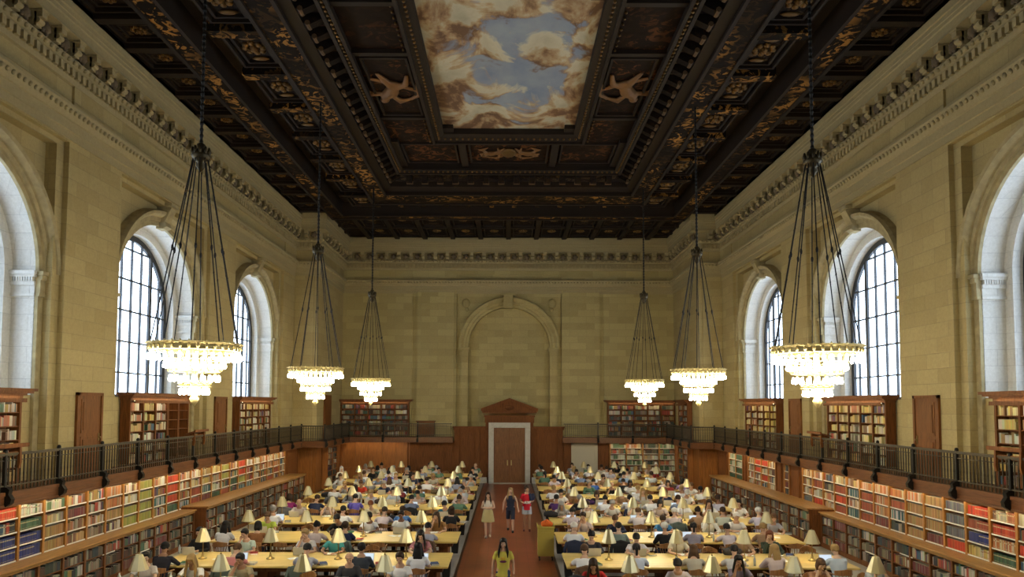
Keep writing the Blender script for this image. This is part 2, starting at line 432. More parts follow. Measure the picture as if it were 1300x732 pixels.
# end wall with blind arch
mb = MB(TE)
for u0, u1, w in ((-WE,-6.1,0),(-6.1,-5.85,.08),(-5.85,-4.75,0),(-4.75,-3.3,-.0),(3.4,4.75,0),(4.75,5.85,0),(5.85,6.1,.08),(6.1,WE,0)):
    mb.quad((u0,w,0),(u1,w,0),(u1,w,13.2),(u0,w,13.2))
for u in (-6.1,-5.85,5.85,6.1): mb.quad((u,0,0),(u,.08,0),(u,.08,13.2),(u,0,13.2))
for u0, u1 in ((-5.8,-3.42),(3.48,5.8)): mb.box(u0, u1, -.09, .01, 3.0, 12.02)
AC = .05; AR = 2.6
arch_wall(mb, -3.3, 3.4, 0, 13.2, AC, AR, 0, 8.5, .12)
mb.quad((-3.3,0,0),(-3.3,.12,0),(-3.3,.12,13.2),(-3.3,0,13.2)); mb.quad((3.4,0,0),(3.4,.12,0),(3.4,.12,13.2),(3.4,0,13.2))
arch_band(mb, AC, AR, AR, 0, 8.5, .12, .45)
mb.quad((AC-AR,.45,0),(AC+AR,.45,0),(AC+AR,.45,11.3),(AC-AR,.45,11.3))
mb.quad((-WE,0,13.2),(WE,0,13.2),(WE,0,16.4),(-WE,0,16.4))
mb.quad((-WE,0,13.2),(WE,0,13.2),(WE,.2,13.2),(-WE,.2,13.2))
WEND = mb.build('wall_end', STONE_END, kind='structure')
m2 = MB(TE)
arc_mould(m2, AC, 8.5, [(2.6,.14),(2.6,.02),(2.75,.02),(2.77,-.04),(2.95,-.04),(2.97,-.1),(3.1,-.2),(3.2,-.22),(3.24,-.1),(3.26,.14)])
for q in (-1, 1):
    def bx(a, b3, w0, z0, z1):
        u0, u1 = sorted((AC+q*a, AC+q*b3)); m2.box(u0, u1, w0, .14, z0, z1)
    bx(2.6,3.05,-.04,3.4,8.2); bx(2.5,3.15,-.14,8.36,8.5); bx(2.55,3.1,-.09,8.2,8.36); bx(2.56,3.1,-.08,8.0,8.06)
m2.box(AC-.05-.3, AC-.05+.3, -.3, .14, 11.0, 11.85); m2.box(AC-.45, AC+.4, -.36, .14, 11.8, 11.95)
m2.box(-3.4,-3.3,-.06,.14,3.4,12.6); m2.box(3.4,3.5,-.06,.14,3.4,12.6)
m2.build('arch_moulding', STONE_END, WEND)
m2 = MB(TE)
for q in (-1, 1):   # carved spandrel shields
    cx = AC+q*2.75
    m2.ball((cx, .06, 11.35), (.26,.1,.3), 10, 6); m2.ball((cx-q*.05,.06,10.95),(.14,.08,.14),8,5)
m2.build('spandrel_carving', STONE_END, WEND)

# ------------------------------------------------------------------ entablature, swept round the room
PATH = [(-W,YN),(-W,YJ),(-WE,YJ),(-WE,YE),(WE,YE),(WE,YJ),(W,YJ),(W,YN)]
def offset_path(p):
    out = []
    n = len(PATH)
    for i in range(n):
        def nrm(a, b): 
            dx, dy = b[0]-a[0], b[1]-a[1]; l = math.hypot(dx, dy); return (dy/l, -dx/l)
        if i == 0: nx, ny = nrm(PATH[0], PATH[1]); out.append((PATH[i][0]+nx*p, PATH[i][1]+ny*p)); continue
        if i == n-1: nx, ny = nrm(PATH[-2], PATH[-1]); out.append((PATH[i][0]+nx*p, PATH[i][1]+ny*p)); continue
        a = nrm(PATH[i-1], PATH[i]); b = nrm(PATH[i], PATH[i+1])
        out.append((PATH[i][0]+(a[0]+b[0])*p, PATH[i][1]+(a[1]+b[1])*p))
    return out
def sweep(mb, prof):
    for k in range(len(prof)-1):
        A = offset_path(prof[k][0]); B = offset_path(prof[k+1][0]); za, zb = prof[k][1], prof[k+1][1]
        for i in range(len(PATH)-1):
            mb.quad((*A[i],za),(*A[i+1],za),(*B[i+1],zb),(*B[i],zb))
mb = MB()
sweep(mb, [(0,11.95),(.04,11.95),(.04,12.15),(.08,12.17),(.08,12.42),(.12,12.44),(.15,12.5),(.2,12.6),(.24,12.7),(.26,12.74),(.26,12.8),(.02,12.82)])
sweep(mb, [(.0,13.44),(.07,13.46),(.1,13.56),(.1,13.88),(.14,13.9),(.2,13.96),(.22,14.04),(.22,14.06),(.03,14.08),(.03,14.52),(.40,14.54),(.44,14.54),(.43,14.6),(.41,14.62),(.41,14.82),(.44,14.85),(.44,14.95),(.46,14.97),(.46,15.08),(.5,15.1),(.5,15.45)])
ENT = mb.build('trim_1', stone('cornice_limestone', (.43,.36,.205),(.39,.33,.185),(.41,.345,.19), 1.5, 9, .004), kind='structure')
# dentils, modillions, rosettes along every run
dent = MB(); mod = MB(); ros = MB(); bead = MB()
def run(i, step, fn, start=0.):
    a, b = Vector((*PATH[i],0)), Vector((*PATH[i+1],0)); d = b-a; ln = d.length; d.normalize(); n = Vector((d.y,-d.x,0))
    k = int(ln/step); off = (ln-k*step)/2+step/2
    for j in range(k): fn(a+d*(off+j*step), d, n)
def obox(mb, c, d, n, hw, p0, p1, z0, z1):
    vs = [c-d*hw+n*p0, c+d*hw+n*p0, c+d*hw+n*p1, c-d*hw+n*p1]
    mb.add([(v.x,v.y,z) for z in (z0,z1) for v in vs], [(0,3,2,1),(4,5,6,7),(0,1,5,4),(1,2,6,5),(2,3,7,6),(3,0,4,7)])
for i in range(len(PATH)-1):
    run(i, .24, lambda c,d,n: obox(dent, c, d, n, .065, .09, .2, 13.6, 13.82))
    run(i, .24, lambda c,d,n: bead.ball((c+n*.21)[:2]+(13.97,), (.07,.07,.06), 6, 4))
    run(i, .2, lambda c,d,n: bead.ball((c+n*.22)[:2]+(12.62,), (.06,.06,.07), 6, 4))
    def modil(c, d, n):
        obox(mod, c, d, n, .10, .02, .26, 14.12, 14.52)
        obox(mod, c, d, n, .10, .2, .40, 14.34, 14.54)
        q = c+n*.27; mod.tube([tuple(q-d*.10+Vector((0,0,14.26))), tuple(q+d*.10+Vector((0,0,14.26)))], .08, 8)
        obox(mod, c, d, n, .13, .02, .42, 14.48, 14.55)
    run(i, .774, modil)
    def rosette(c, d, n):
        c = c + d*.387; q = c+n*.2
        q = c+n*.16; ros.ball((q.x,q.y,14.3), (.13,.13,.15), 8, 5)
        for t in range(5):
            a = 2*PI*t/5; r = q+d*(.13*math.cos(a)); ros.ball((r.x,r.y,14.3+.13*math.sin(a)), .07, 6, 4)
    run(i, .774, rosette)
dent.build('dentil_course', TRIM, ENT); mod.build('modillion_course', TRIM, ENT); ros.build('rosette_course', carved('shade_toned_rosette_stone', (.17,.13,.085), 8), ENT, True); bead.build('egg_moulding', TRIM, ENT, True)  # rosette stone darkened in colour to stand in for deep shade between modillions

# ------------------------------------------------------------------ floor
mb = MB(); mb.box(-13,13,YN,YE+.5,-.1,0); FL = mb.build('floor', FLOOR, kind='structure')
mb = MB(); mb.box(-1.44,1.44,YN,YE,-.02,.004); mb.build('floor_aisle', AISLE, FL)
mb = MB()
for x0, x1 in ((-1.52,-1.44),(1.44,1.52)): mb.box(x0,x1,YN,YE,-.02,.005)
mb.build('floor_border', BORDER, FL)

# ------------------------------------------------------------------ ceiling: nested rectangular bands
C = MB(); C.box(-12.6,12.6,YN,YE+.1,16.35,16.5); C = C.build('ceiling', M('ceiling_void', (.01,.007,.005), .8), kind='structure')
RING = [(2.6,27.75),(3.05,28.45),(4.85,31.5),(5.1,32.1),(5.75,33.9),(6.1,34.5),(6.95,36.1),(8.5,37.1),(9.1,38.3),(9.8,39.0),(11.6,44.75)]
NEARM = 17.3
def near(i): return max(YN, NEARM-(RING[i][1]-27.75))
def band(mb, i, j, z, zo=None):
    (xa, fa), (xb, fb) = RING[i], RING[j]; na, nb = near(i), near(j); zo = z if zo is None else zo
    A = [(-xa,na),(xa,na),(xa,fa),(-xa,fa)]; B = [(-xb,nb),(xb,nb),(xb,fb),(-xb,fb)]
    for k in range(4):
        l = (k+1) % 4; mb.quad((*A[k],z),(*A[l],z),(*B[l],zo),(*B[k],zo))
def step(mb, i, z0, z1):
    x, f_ = RING[i]; n_ = near(i); A = [(-x,n_),(x,n_),(x,f_),(-x,f_)]
    for k in range(4):
        l = (k+1) % 4; mb.quad((*A[k],z0),(*A[l],z0),(*A[l],z1),(*A[k],z1))
def ringbar(mb, x, f_, n_, w, z0, z1):
    mb.box(-x-w,-x+w,n_-w,f_+w,z0,z1); mb.box(x-w,x+w,n_-w,f_+w,z0,z1)
    mb.box(-x,x,f_-w,f_+w,z0,z1); mb.box(-x,x,n_-w,n_+w,z0,z1)
mb = MB()
mb.quad((-2.75,NEARM-.1,15.86),(2.75,NEARM-.1,15.86),(2.75,27.9,15.86),(-2.75,27.9,15.86))
mb.build('ceiling_sky_painting', MURAL, C)
mb = MB()
for sx in (-1, 1):          # notched corners of the painting
    for y0, y1 in ((NEARM,NEARM+1.2),(27.35,27.75)):
        x0, x1 = sorted((sx*2.2, sx*2.6)); mb.box(x0,x1,y0,y1,15.7,15.86)
step(mb,0,15.86,15.62); band(mb,0,1,15.62,15.56); step(mb,1,15.56,15.74)
step(mb,2,15.74,15.5); band(mb,2,3,15.5); step(mb,3,15.5,15.66); step(mb,4,15.66,15.42); band(mb,4,5,15.42,15.34); step(mb,5,15.34,15.22)
step(mb,6,15.22,15.62); step(mb,7,15.62,15.95); step(mb,8,15.95,15.2); step(mb,9,15.2,15.36)
band(mb,7,8,15.95)
for i, zz in ((1,15.52),(2,15.46),(3,15.47),(5,15.2),(6,15.2),(8,15.18),(9,15.18)):
    x, f_ = RING[i]; ringbar(mb, x, f_, near(i), .055, zz-.05, zz+.05)
mb.build('ceiling_moulding', CMOULD, C)
mb = MB(); band(mb,1,2,15.74); mb.build('ceiling_painted_band', CPAN, C)
mb = MB(); band(mb,5,6,15.22); band(mb,8,9,15.2); mb.build('ceiling_gilt_beam', CRIB, C)
mb = MB(); band(mb,3,4,15.66); band(mb,6,7,15.62); band(mb,9,10,15.55,15.55); mb.build('ceiling_coffer_field', COFFER, C)
# cross ribs between the beams, coffer frames and rosettes
ribs = MB(); gr = MB(); frames = MB(); roset = MB()
def flower(mb, x, y, z, r):
    mb.ball((x,y,z), (r*.35,r*.35,r*.3), 8, 4)
    for t in range(8):
        a = 2*PI*t/8; mb.ball((x+r*.65*math.cos(a), y+r*.65*math.sin(a), z+.02), (r*.27,r*.27,r*.2), 6, 4)
def frame(mb, x0, x1, y0, y1, z, w=.06, h=.07):
    mb.box(x0,x1,y0,y0+w,z-h,z); mb.box(x0,x1,y1-w,y1,z-h,z); mb.box(x0,x0+w,y0+w,y1-w,z-h,z); mb.box(x1-w,x1,y0+w,y1-w,z-h,z)
for sx in (-1, 1):
    y = 4.0
    while y < 36.5:
        x0, x1 = sorted((sx*6.95, sx*8.5)); gr.box(x0,x1,y-.2,y+.2,15.3,15.62)
        if y+2.6 < 38:
            for k2, (a, b, h) in enumerate(((.12,.2,.16),(.3,.35,.1))):
                frame(frames, x0+a, x1-a, y+.2+b-.1, y+2.4-b+.1, 15.62, .08, h)
            flower(roset, sx*7.72, y+1.3, 15.58, .42)
            for q in (-.62,.62): roset.ball((sx*7.72, y+1.3+q, 15.58), (.3,.1,.06), 8, 4)
        y += 2.6
    y = 3.0
    while y < 44:
        x0, x1 = sorted((sx*9.85, sx*11.45)); ribs.box(x0,x1,y-.14,y+.14,15.34,15.56)
        frame(frames, x0+.14, x1-.14, y+.25, y+1.35, 15.56, .07, .12); frame(frames, x0+.34, x1-.34, y+.45, y+1.15, 15.56, .05, .06)
        flower(roset, sx*10.65, y+.8, 15.52, .26)
        y += 1.6
    x0, x1 = sorted((sx*11.4, sx*11.7)); ribs.box(x0,x1,YN,YJ,15.3,15.56)
x = -8.8
while x < 8.9:
    ribs.box(x-.14,x+.14,39.1,44.5,15.34,15.56)
    for y0, y1 in ((39.3,41.6),(41.9,44.2)):
        frame(frames, x+.25, x+1.51, y0, y1, 15.56, .07, .12); flower(roset, x+.88, (y0+y1)/2, 15.52, .3)
    x += 1.76
ribs.box(-9.8,9.8,41.65,41.85,15.34,15.56)
x = -6.9
while x < 7:
    gr.box(x-.12,x+.12,36.1,37.1,15.3,15.62); flower(roset, x+.6, 36.6, 15.58, .24); x += 1.2
ribs.build('ceiling_cross_rib', CMOULD, C); gr.build('ceiling_gilt_cross_rib', CRIB, C); frames.build('coffer_frame', CMOULD, C); roset.build('coffer_rosette', GOLD, C, True)
# bracket row
br = MB(); bg = MB()
def bracket(x, y, dx, dy):
    # dx,dy point from the bracket's root towards the room's middle
    u = Vector((dx,dy,0)); v = Vector((-dy,dx,0)); c = Vector((x,y,0))
    prof = [(-.28,15.66),(-.28,15.38),(-.12,15.32),(.06,15.40),(.24,15.50),(.3,15.58),(.3,15.66)]
    br.loft([[tuple(c+v*q+u*a+Vector((0,0,z))) for a, z in prof] for q in (-.13,.13)])
    bg.tube([tuple(c+v*-.15+u*-.16+Vector((0,0,15.37))), tuple(c+v*.15+u*-.16+Vector((0,0,15.37)))], .075, 8)
y = 12.
while y < 33.4:
    bracket(-5.43, y, 1, 0); bracket(5.43, y, -1, 0); y += .72
x = -4.7
while x < 4.8: bracket(x, 33.0, 0, -1); x += .725
br.build('ceiling_bracket', CDARK, C); bg.build('bracket_gilding', M('worn_gilding', (.10,.055,.02), .7, .2), C)
# beaded lines
bd = MB()
def beads(x, f_, st, r, z):
    y = 14.
    while y < f_: 
        bd.ball((-x,y,z), r, 5, 3); bd.ball((x,y,z), r, 5, 3); y += st
    q = -x
    while q < x: bd.ball((q,f_,z), r, 5, 3); q += st
beads(2.82, 28.1, .24, .055, 15.56); beads(4.97, 31.8, .22, .06, 15.46); beads(3.25, 28.75, .3, .05, 15.7)
bd.build('ceiling_bead_line', GOLD, C)
# crossbar at the near edge of the painting and panels in the painted band
mb = MB()
for sx in (-1, 1):
    x0, x1 = sorted((sx*3.05, sx*4.85))
    for y in (18.55, 21.3, 26.2): mb.box(x0,x1,y-.1,y+.1,15.6,15.74)
    frame(mb, x0+.15, x1-.15, 21.6, 26.0, 15.74, .08, .1)
for x in (-1.95, 1.95, -4.7, 4.7): mb.box(x-.15,x+.15,28.5,31.5,15.58,15.74)
frame(mb, -1.7, 1.7, 28.9, 31.2, 15.74, .08, .1)
for sx in (-1, 1):
    x0, x1 = sorted((sx*2.2, sx*4.5)); frame(mb, x0, x1, 28.9, 31.2, 15.74, .08, .1)
mb.build('ceiling_panel_frame', CMOULD, C)

def remesh(mb, voxel, smooth=4, name='m', mat=None, dec=None):
    me = mb.mesh(name, mat); o = bpy.data.objects.new('tmp', me); SC.collection.objects.link(o)
    r = o.modifiers.new('r', 'REMESH'); r.mode = 'VOXEL'; r.voxel_size = voxel; r.use_smooth_shade = True
    s_ = o.modifiers.new('s', 'SMOOTH'); s_.iterations = smooth; s_.factor = .5
    if dec:
        d = o.modifiers.new('d', 'DECIMATE'); d.ratio = dec
    dg = bpy.context.evaluated_depsgraph_get(); ev = o.evaluated_get(dg)
    out = bpy.data.meshes.new_from_object(ev); out.name = name
    out.polygons.foreach_set('use_smooth', [True]*len(out.polygons))
    bpy.data.objects.remove(o); bpy.data.meshes.remove(me)
    return out
# gilded winged relief figures on the ceiling
def relief(flip):
    f = MB()
    f.tube([(0,0,0),(.05,.35,-.02),(.0,.7,0)], [.2,.26,.2], 10, caps=1)          # torso
    f.ball((.05,.98,-.04), (.16,.18,.16), 10, 6)
    f.tube([(.1,.6,0),(.5,.75,-.05),(.85,.55,0)], [.1,.08,.06], 8, caps=1); f.tube([(-.1,.6,0),(-.5,.85,-.05),(-.7,1.15,0)], [.1,.08,.06], 8, caps=1)
    f.tube([(.05,0,0),(.25,-.45,-.05),(.1,-.9,0)], [.16,.12,.07], 8, caps=1); f.tube([(-.08,0,0),(-.4,-.35,-.05),(-.75,-.6,0)], [.16,.12,.07], 8, caps=1)
    for q in (-1, 1):
        f.tube([(q*.15,.65,.03),(q*.6,.95,.03),(q*.95,.45,.05)], [(.12,.05),(.26,.05),(.06,.03)], 8, caps=1)
    f.tube([(-.85,-.2,0),(0,-.25,0),(.95,-.1,0)], [.07,.11,.07], 8, caps=1)
    f.tube([(.8,.6,0),(.95,.1,0),(.6,-.5,0)], [.06,.12,.05], 8, caps=1)
    return remesh(f, .04, 2, 'winged_relief')
rel = relief(0); rel.materials.append(GOLD2)
for (x, y, rz, sx, s_) in ((-3.95,23.7,.5,1,1.05),(3.95,23.6,-.5,-1,1.05),(-.55,30.0,1.5,1,.62),(.62,30.0,-1.5,-1,.62)):
    o = link('ceiling_winged_relief', rel, C, (x,y,15.68)); o.rotation_euler = (0,0,rz); o.scale = (s_*sx,s_,s_*.7)
mb = MB(); mb.ball((0,30.0,15.68),(.34,.5,.1),12,6); mb.build('ceiling_shield', GOLD, C, True)

# ------------------------------------------------------------------ chandeliers
def chandelier_meshes():
    D = {}
    n = 10
    m = MB(); m.tube([(0,0,15.7),(0,0,10.25)], .03, 6)
    for i in range(40): m.ball((0,0,10.35+i*.13), (.045,.045,.06), 6, 4)
    D['hanging_chain'] = (m, IRON)
    m = MB(); m.lathe([(.02,10.34),(.09,10.28),(.06,10.2),(.17,10.12),(.2,10.03),(.16,9.96),(.07,9.9),(.1,9.82),(.02,9.7)], n=14)
    for i in range(n):
        a = 2*PI*i/n; m.ball((.17*math.cos(a),.17*math.sin(a),10.14), (.035,.035,.09), 6, 4)
    D['crown_hub'] = (m, BRONZE)
    D['suspension_rod'] = []
    for i in range(n):
        a = 2*PI*i/n; m = MB(); c, s_ = math.cos(a), math.sin(a)
        m.tube([(.15*c,.15*s_,9.98),(.86*c,.86*s_,6.06)], .013, 5)
        m.ball((.5*c,.5*s_,8.03), (.03,.03,.07), 6, 4)
        for z in (9.2,8.6,7.5,6.9): 
            r = .15+(9.98-z)/3.92*.71; m.ball((r*c,r*s_,z), (.018,.018,.035), 5, 4)
        D['suspension_rod'].append((m, IRON))
    def ringband(r, z0, z1, k):
        m = MB()
        m.lathe([(r-.03,z0),(r,z0),(r+.012,z0+.015),(r,z0+.03),(r,z1-.03),(r+.03,z1-.02),(r+.035,z1),(r-.05,z1),(r-.03,z0)], n=48, cap=False)
        for i in range(k):
            a = 2*PI*i/k; q = .5*(z0+z1)
            m.ball((math.cos(a)*(r+.012),math.sin(a)*(r+.012),q), (.035,.035,(z1-z0)*.38), 6, 4)
            m.ball((math.cos(a)*(r+.012),math.sin(a)*(r+.012),z1+.02), (.02,.02,.035), 5, 3)
        return m
    D['gilt_ring'] = [(ringband(.87,5.90,6.05,34), CHRING), (ringband(.50,5.48,5.62,20), CHRING), (ringband(.28,5.20,5.27,12), CHRING)]
    for r, z, w0, w1 in ((.88,6.052,.36,.07),(.58,5.725,.14,.06),(.47,5.62,.12,.06),(.27,5.175,.1,.06)):  # added plates above the bulb rings, there to block their upward light
        m = MB(); m.lathe([(r-w0,z),(r+w1,z),(r+w1,z+.012),(r-w0,z+.012),(r-w0,z)], n=40, cap=False); D.setdefault('added_uplight_shield', []).append((m, CHRING))
    m = MB()
    for i in range(8):
        a = 2*PI*i/8; c, s_ = math.cos(a), math.sin(a)
        m.tube([(0,0,5.95),(.86*c,.86*s_,5.98)], .014, 5); m.tube([(.6*c,.6*s_,5.95),(.5*c,.5*s_,5.6)], .01, 5); m.tube([(.45*c,.45*s_,5.5),(.28*c,.28*s_,5.25)], .01, 5)
    m.lathe([(.05,6.1),(.08,6.0),(.05,5.8),(.09,5.6),(.05,5.4),(.12,5.15),(.12,5.05),(.06,4.98),(.1,4.93),(.07,4.86),(.02,4.78)], n=12)
    D['centre_stem'] = (m, CHRING)
    return D
CHD = chandelier_meshes()
bm_ = MB(); bm_.lathe([(.008,.055),(.02,.045),(.024,.01),(.034,-.03),(.03,-.06),(.012,-.078)], n=8)
BULBME = bm_.mesh('bulb', BULB, True)
cup = MB(); cup.lathe([(.01,.09),(.02,.085),(.022,.05),(.012,.045)], n=6)
def make_chandelier():
    root = empty('chandelier')
    for k, v in CHD.items():
        for (m, mat) in (v if isinstance(v, list) else [v]): m.build(k, mat, root, smooth=k != 'suspension_rod')
    for (r, z, n) in ((.88,5.80,36),(.58,5.64,24),(.47,5.36,18),(.27,5.09,12)):
        for i in range(n):
            a = 2*PI*(i+.5)/n; link('bulb', BULBME, root, (r*math.cos(a), r*math.sin(a), z))
    return root
ch = make_chandelier(); bpy.context.view_layer.update()
CHP = [(-6.5,14.7,'nearest chandelier on the left, in front of the big arched window'),(6.5,14.9,'nearest chandelier on the right, in front of the big arched window'),
       (-6.5,23.95,'middle chandelier of the left row, gilt rings of lit bulbs'),(6.5,24.2,'middle chandelier of the right row, gilt rings of lit bulbs'),
       (-6.5,33.6,'farthest chandelier of the left row, against the end wall'),(6.5,33.75,'farthest chandelier of the right row, against the end wall')]
for i, (x, y, lb) in enumerate(CHP):
    o = ch if i == 0 else copy_tree(ch)
    o.location = (x, y, 0); tag(o, lb, 'chandelier', 'tiered chandeliers of bare bulbs')

# ------------------------------------------------------------------ gallery (balcony) with its railing
RX = 11.1; JX = 9.85; YG1 = 38.25; YG2 = 44.05; GE = 3.45
def gallery_path(s): return [(s*RX, 12.0), (s*RX, YG1), (s*JX, YG1), (s*JX, YG2), (s*GE, YG2)]
for s in (-1, 1):
    g = MB(); xs = lambda a, b: sorted((s*a, s*b))
    x0, x1 = xs(RX, WB+.1); g.box(x0,x1,YN,YG1,2.62,GZ)
    x0, x1 = xs(JX, W+.1); g.box(x0,x1,YG1,YJ,2.62,GZ)
    x0, x1 = xs(JX, WE); g.box(x0,x1,YJ,YE,2.62,GZ)
    x0, x1 = xs(GE, JX); g.box(x0,x1,YG2,YE,2.62,GZ)
    root = g.build('gallery_floor', OAKDK, kind='structure')
    fs = MB(); P_ = gallery_path(s); P_[0] = (s*RX, YN)
    for i in range(len(P_)-1):
        a, b = Vector((*P_[i],0)), Vector((*P_[i+1],0)); d = (b-a).normalized(); n = Vector((-d.y,d.x,0))
        mid = Vector((0,30,0)) if i else Vector((0,a.y,0))
        if n.dot(Vector((0,25,0))-a) < 0: n = -n
        for (p0, p1, z0, z1) in ((-.05,.05,2.53,2.86),(.05,.08,2.78,2.86),(.05,.075,2.53,2.58),(.05,.06,2.64,2.7)):
            e_ = .05; vs = [a-d*e_+n*p0, b+d*e_+n*p0, b+d*e_+n*p1, a-d*e_+n*p1]
            fs.add([(v.x,v.y,z) for z in (z0,z1) for v in vs], [(0,3,2,1),(4,5,6,7),(0,1,5,4),(1,2,6,5),(2,3,7,6),(3,0,4,7)])
    fs.build('gallery_fascia', wood('fascia_oak_'+SIDE[s], (.15,.058,.021), .4, axis=1), root)
    rl = empty('railing', (s*RX, 12, GZ)); rl.location = (0,0,0)
    tag(rl, 'black metal balustrade along the %s gallery' % SIDE[s], 'railing', kind=None)
    path = gallery_path(s)
    for i in range(len(path)-1):
        a, b = Vector((*path[i],0)), Vector((*path[i+1],0)); ln = (b-a).length; d = (b-a)/ln
        nsec = max(1, round(ln/1.85)); st = ln/nsec
        rr = MB()
        def rbar(z0, z1, hw):
            n = Vector((-d.y,d.x,0))*hw; vs = [a-n, b-n, b+n, a+n]
            rr.add([(v.x,v.y,z) for z in (z0,z1) for v in vs], [(0,3,2,1),(4,5,6,7),(0,1,5,4),(1,2,6,5),(2,3,7,6),(3,0,4,7)])
        rbar(3.68,3.72,.045); rbar(3.655,3.68,.025); rbar(3.54,3.56,.012); rbar(2.98,3.01,.02); rr.build('handrail', RAILM, rl)
        for j in range(nsec):
            pn = MB(); q0 = a+d*(j*st)
            nb = max(2, int(st/.125))
            for k in range(1, nb):
                q = q0+d*(k*st/nb); pn.box(q.x-.012,q.x+.012,q.y-.012,q.y+.012,2.87,3.66)
                pn.box(q.x-.014,q.x+.014,q.y-.014,q.y+.014,3.2,3.26)
            pn.build('baluster_panel', RAILM, rl)
            po = MB(); q = q0
            po.box(q.x-.035,q.x+.035,q.y-.035,q.y+.035,2.86,3.74); po.ball((q.x,q.y,3.76),.05,8,5); po.box(q.x-.055,q.x+.055,q.y-.055,q.y+.055,2.86,2.98)
            inx = -s if i % 2 == 0 and i < 4 else 0
            n = Vector((-s,0,0)) if i in (0,2) else Vector((0,-1,0))
            c0 = q + n*.06
            po.loft([[tuple(c0+n*(.0)+d*w_+Vector((0,0,z))) for w_, z in ((-.06,z_),(.06,z_))] + [tuple(c0+n*o_+d*w_+Vector((0,0,z))) for w_, z in ((.06,z_),(-.06,z_))] for o_, z_ in ((.03,2.55),(.13,2.62),(.15,2.72),(.08,2.82),(.1,2.92),(.03,2.98))])
            po.build('railing_post', IRON, rl)
# carved book rests standing against the rail
def book_rest():
    m = MB(); root = empty('book_rest')
    t = MB(); t.loft([[(-.13,y,3.86),(.27,y,3.76),(.27,y,3.79),(-.13,y,3.89)] for y in (-.55,.55)]); t.box(-.15,-.11,-.56,.56,3.84,3.93); t.build('desk_top', PANEL, root)
    for y in (-.4,.4):
        b = MB(); b.loft([[(x,y+q,z) for x,z in ((-.06,3.84),(.2,3.76),(.16,3.66),(.03,3.62),(.0,3.5),(.05,3.4),(-.05,3.36),(-.08,3.5))] for q in (-.03,.03)]); b.build('bracket', PANEL, root)
    b = MB()
    for k in range(5): b.ball((.02,-.32+.16*k,3.68), (.04,.07,.06), 8, 5)
    b.tube([(0,-.4,3.72),(0,.4,3.72)], .025, 6); b.build('carved_rail', PANEL, root)
    return root
br0 = book_rest(); bpy.context.view_layer.update(); k = 0
for s in (-1, 1):
    for y, w_ in ((15.75,'nearest the camera'),(25.5,'between the two visible arched windows')):
        o = br0 if k == 0 else copy_tree(br0); k += 1
        o.location = (s*RX, y, 0); o.rotation_euler = (0,0,0 if s > 0 else PI)
        tag(o, 'carved wooden book rest on the %s gallery rail, %s' % (SIDE[s], w_), 'book rest', 'book rests on the gallery rails')

# ------------------------------------------------------------------ books and bookcases
PAL = {
 'mixed': [(.33,.05,.03),(.05,.10,.16),(.38,.33,.22),(.06,.13,.08),(.25,.13,.06),(.45,.42,.34),(.04,.04,.05),(.30,.20,.06),(.12,.05,.09),(.5,.48,.42)],
 'light': [(.60,.56,.44),(.52,.44,.26),(.40,.14,.07),(.62,.60,.54),(.30,.28,.22),(.50,.34,.14),(.2,.1,.06)],
 'olive': [(.30,.30,.07),(.34,.33,.10),(.27,.27,.06)], 'red': [(.48,.045,.02),(.42,.04,.02),(.5,.08,.03)],
 'blue': [(.03,.04,.17),(.035,.05,.2),(.05,.06,.16)], 'green': [(.05,.11,.06),(.06,.13,.08),(.04,.08,.05)], 'teal': [(.03,.12,.14),(.04,.1,.12),(.5,.5,.45)],
 'tan': [(.36,.22,.09),(.42,.27,.11),(.32,.18,.07)], 'orange': [(.42,.14,.045),(.48,.2,.07),(.5,.42,.3)], 'redbrown': [(.30,.07,.035),(.33,.09,.05),(.26,.06,.03)],
 'maroon': [(.13,.025,.03),(.16,.03,.035),(.2,.12,.1)], 'grey': [(.12,.13,.14),(.16,.17,.17),(.1,.1,.12)], 'whitegreen': [(.55,.56,.46),(.1,.17,.09),(.48,.5,.36)],
 'dark': [(.05,.035,.03),(.03,.05,.07),(.09,.04,.03),(.12,.1,.07),(.04,.06,.045),(.22,.18,.13),(.3,.27,.2)], 'yellow': [(.52,.38,.10),(.5,.4,.16),(.56,.48,.26),(.25,.17,.06),(.5,.46,.34)],
 'redgreen': [(.4,.06,.03),(.05,.12,.07),(.42,.36,.2)],
}
CN = {'red':'red','blue':'navy blue','green':'dark green','teal':'teal','tan':'tan','orange':'orange brown','redbrown':'red brown','maroon':'maroon','grey':'dark grey','olive':'olive green','light':'pale','mixed':'cloth','whitegreen':'pale green','dark':'dark','yellow':'mustard','redgreen':'red'}
def colname(c):
    r, g, b = c; mx = max(c)
    if mx < .07: return 'black'
    if min(c) > .38: return 'white'
    if b > r and b >= g*1.05: return 'blue'
    if g >= r*.98 and g > b*1.4: return 'olive green' if r > g*.8 else 'green'
    if g > r: return 'teal'
    if r > g*2.6: return 'maroon' if r < .22 else 'red'
    if r > g*1.5: return 'brown' if r < .3 else 'orange brown'
    if b < g*.62: return 'mustard' if r > .35 else 'tan'
    return 'grey'
BOOKSTUFF = MB(); BOOKS = []   # BOOKS: (distance, T, box, colour, place)
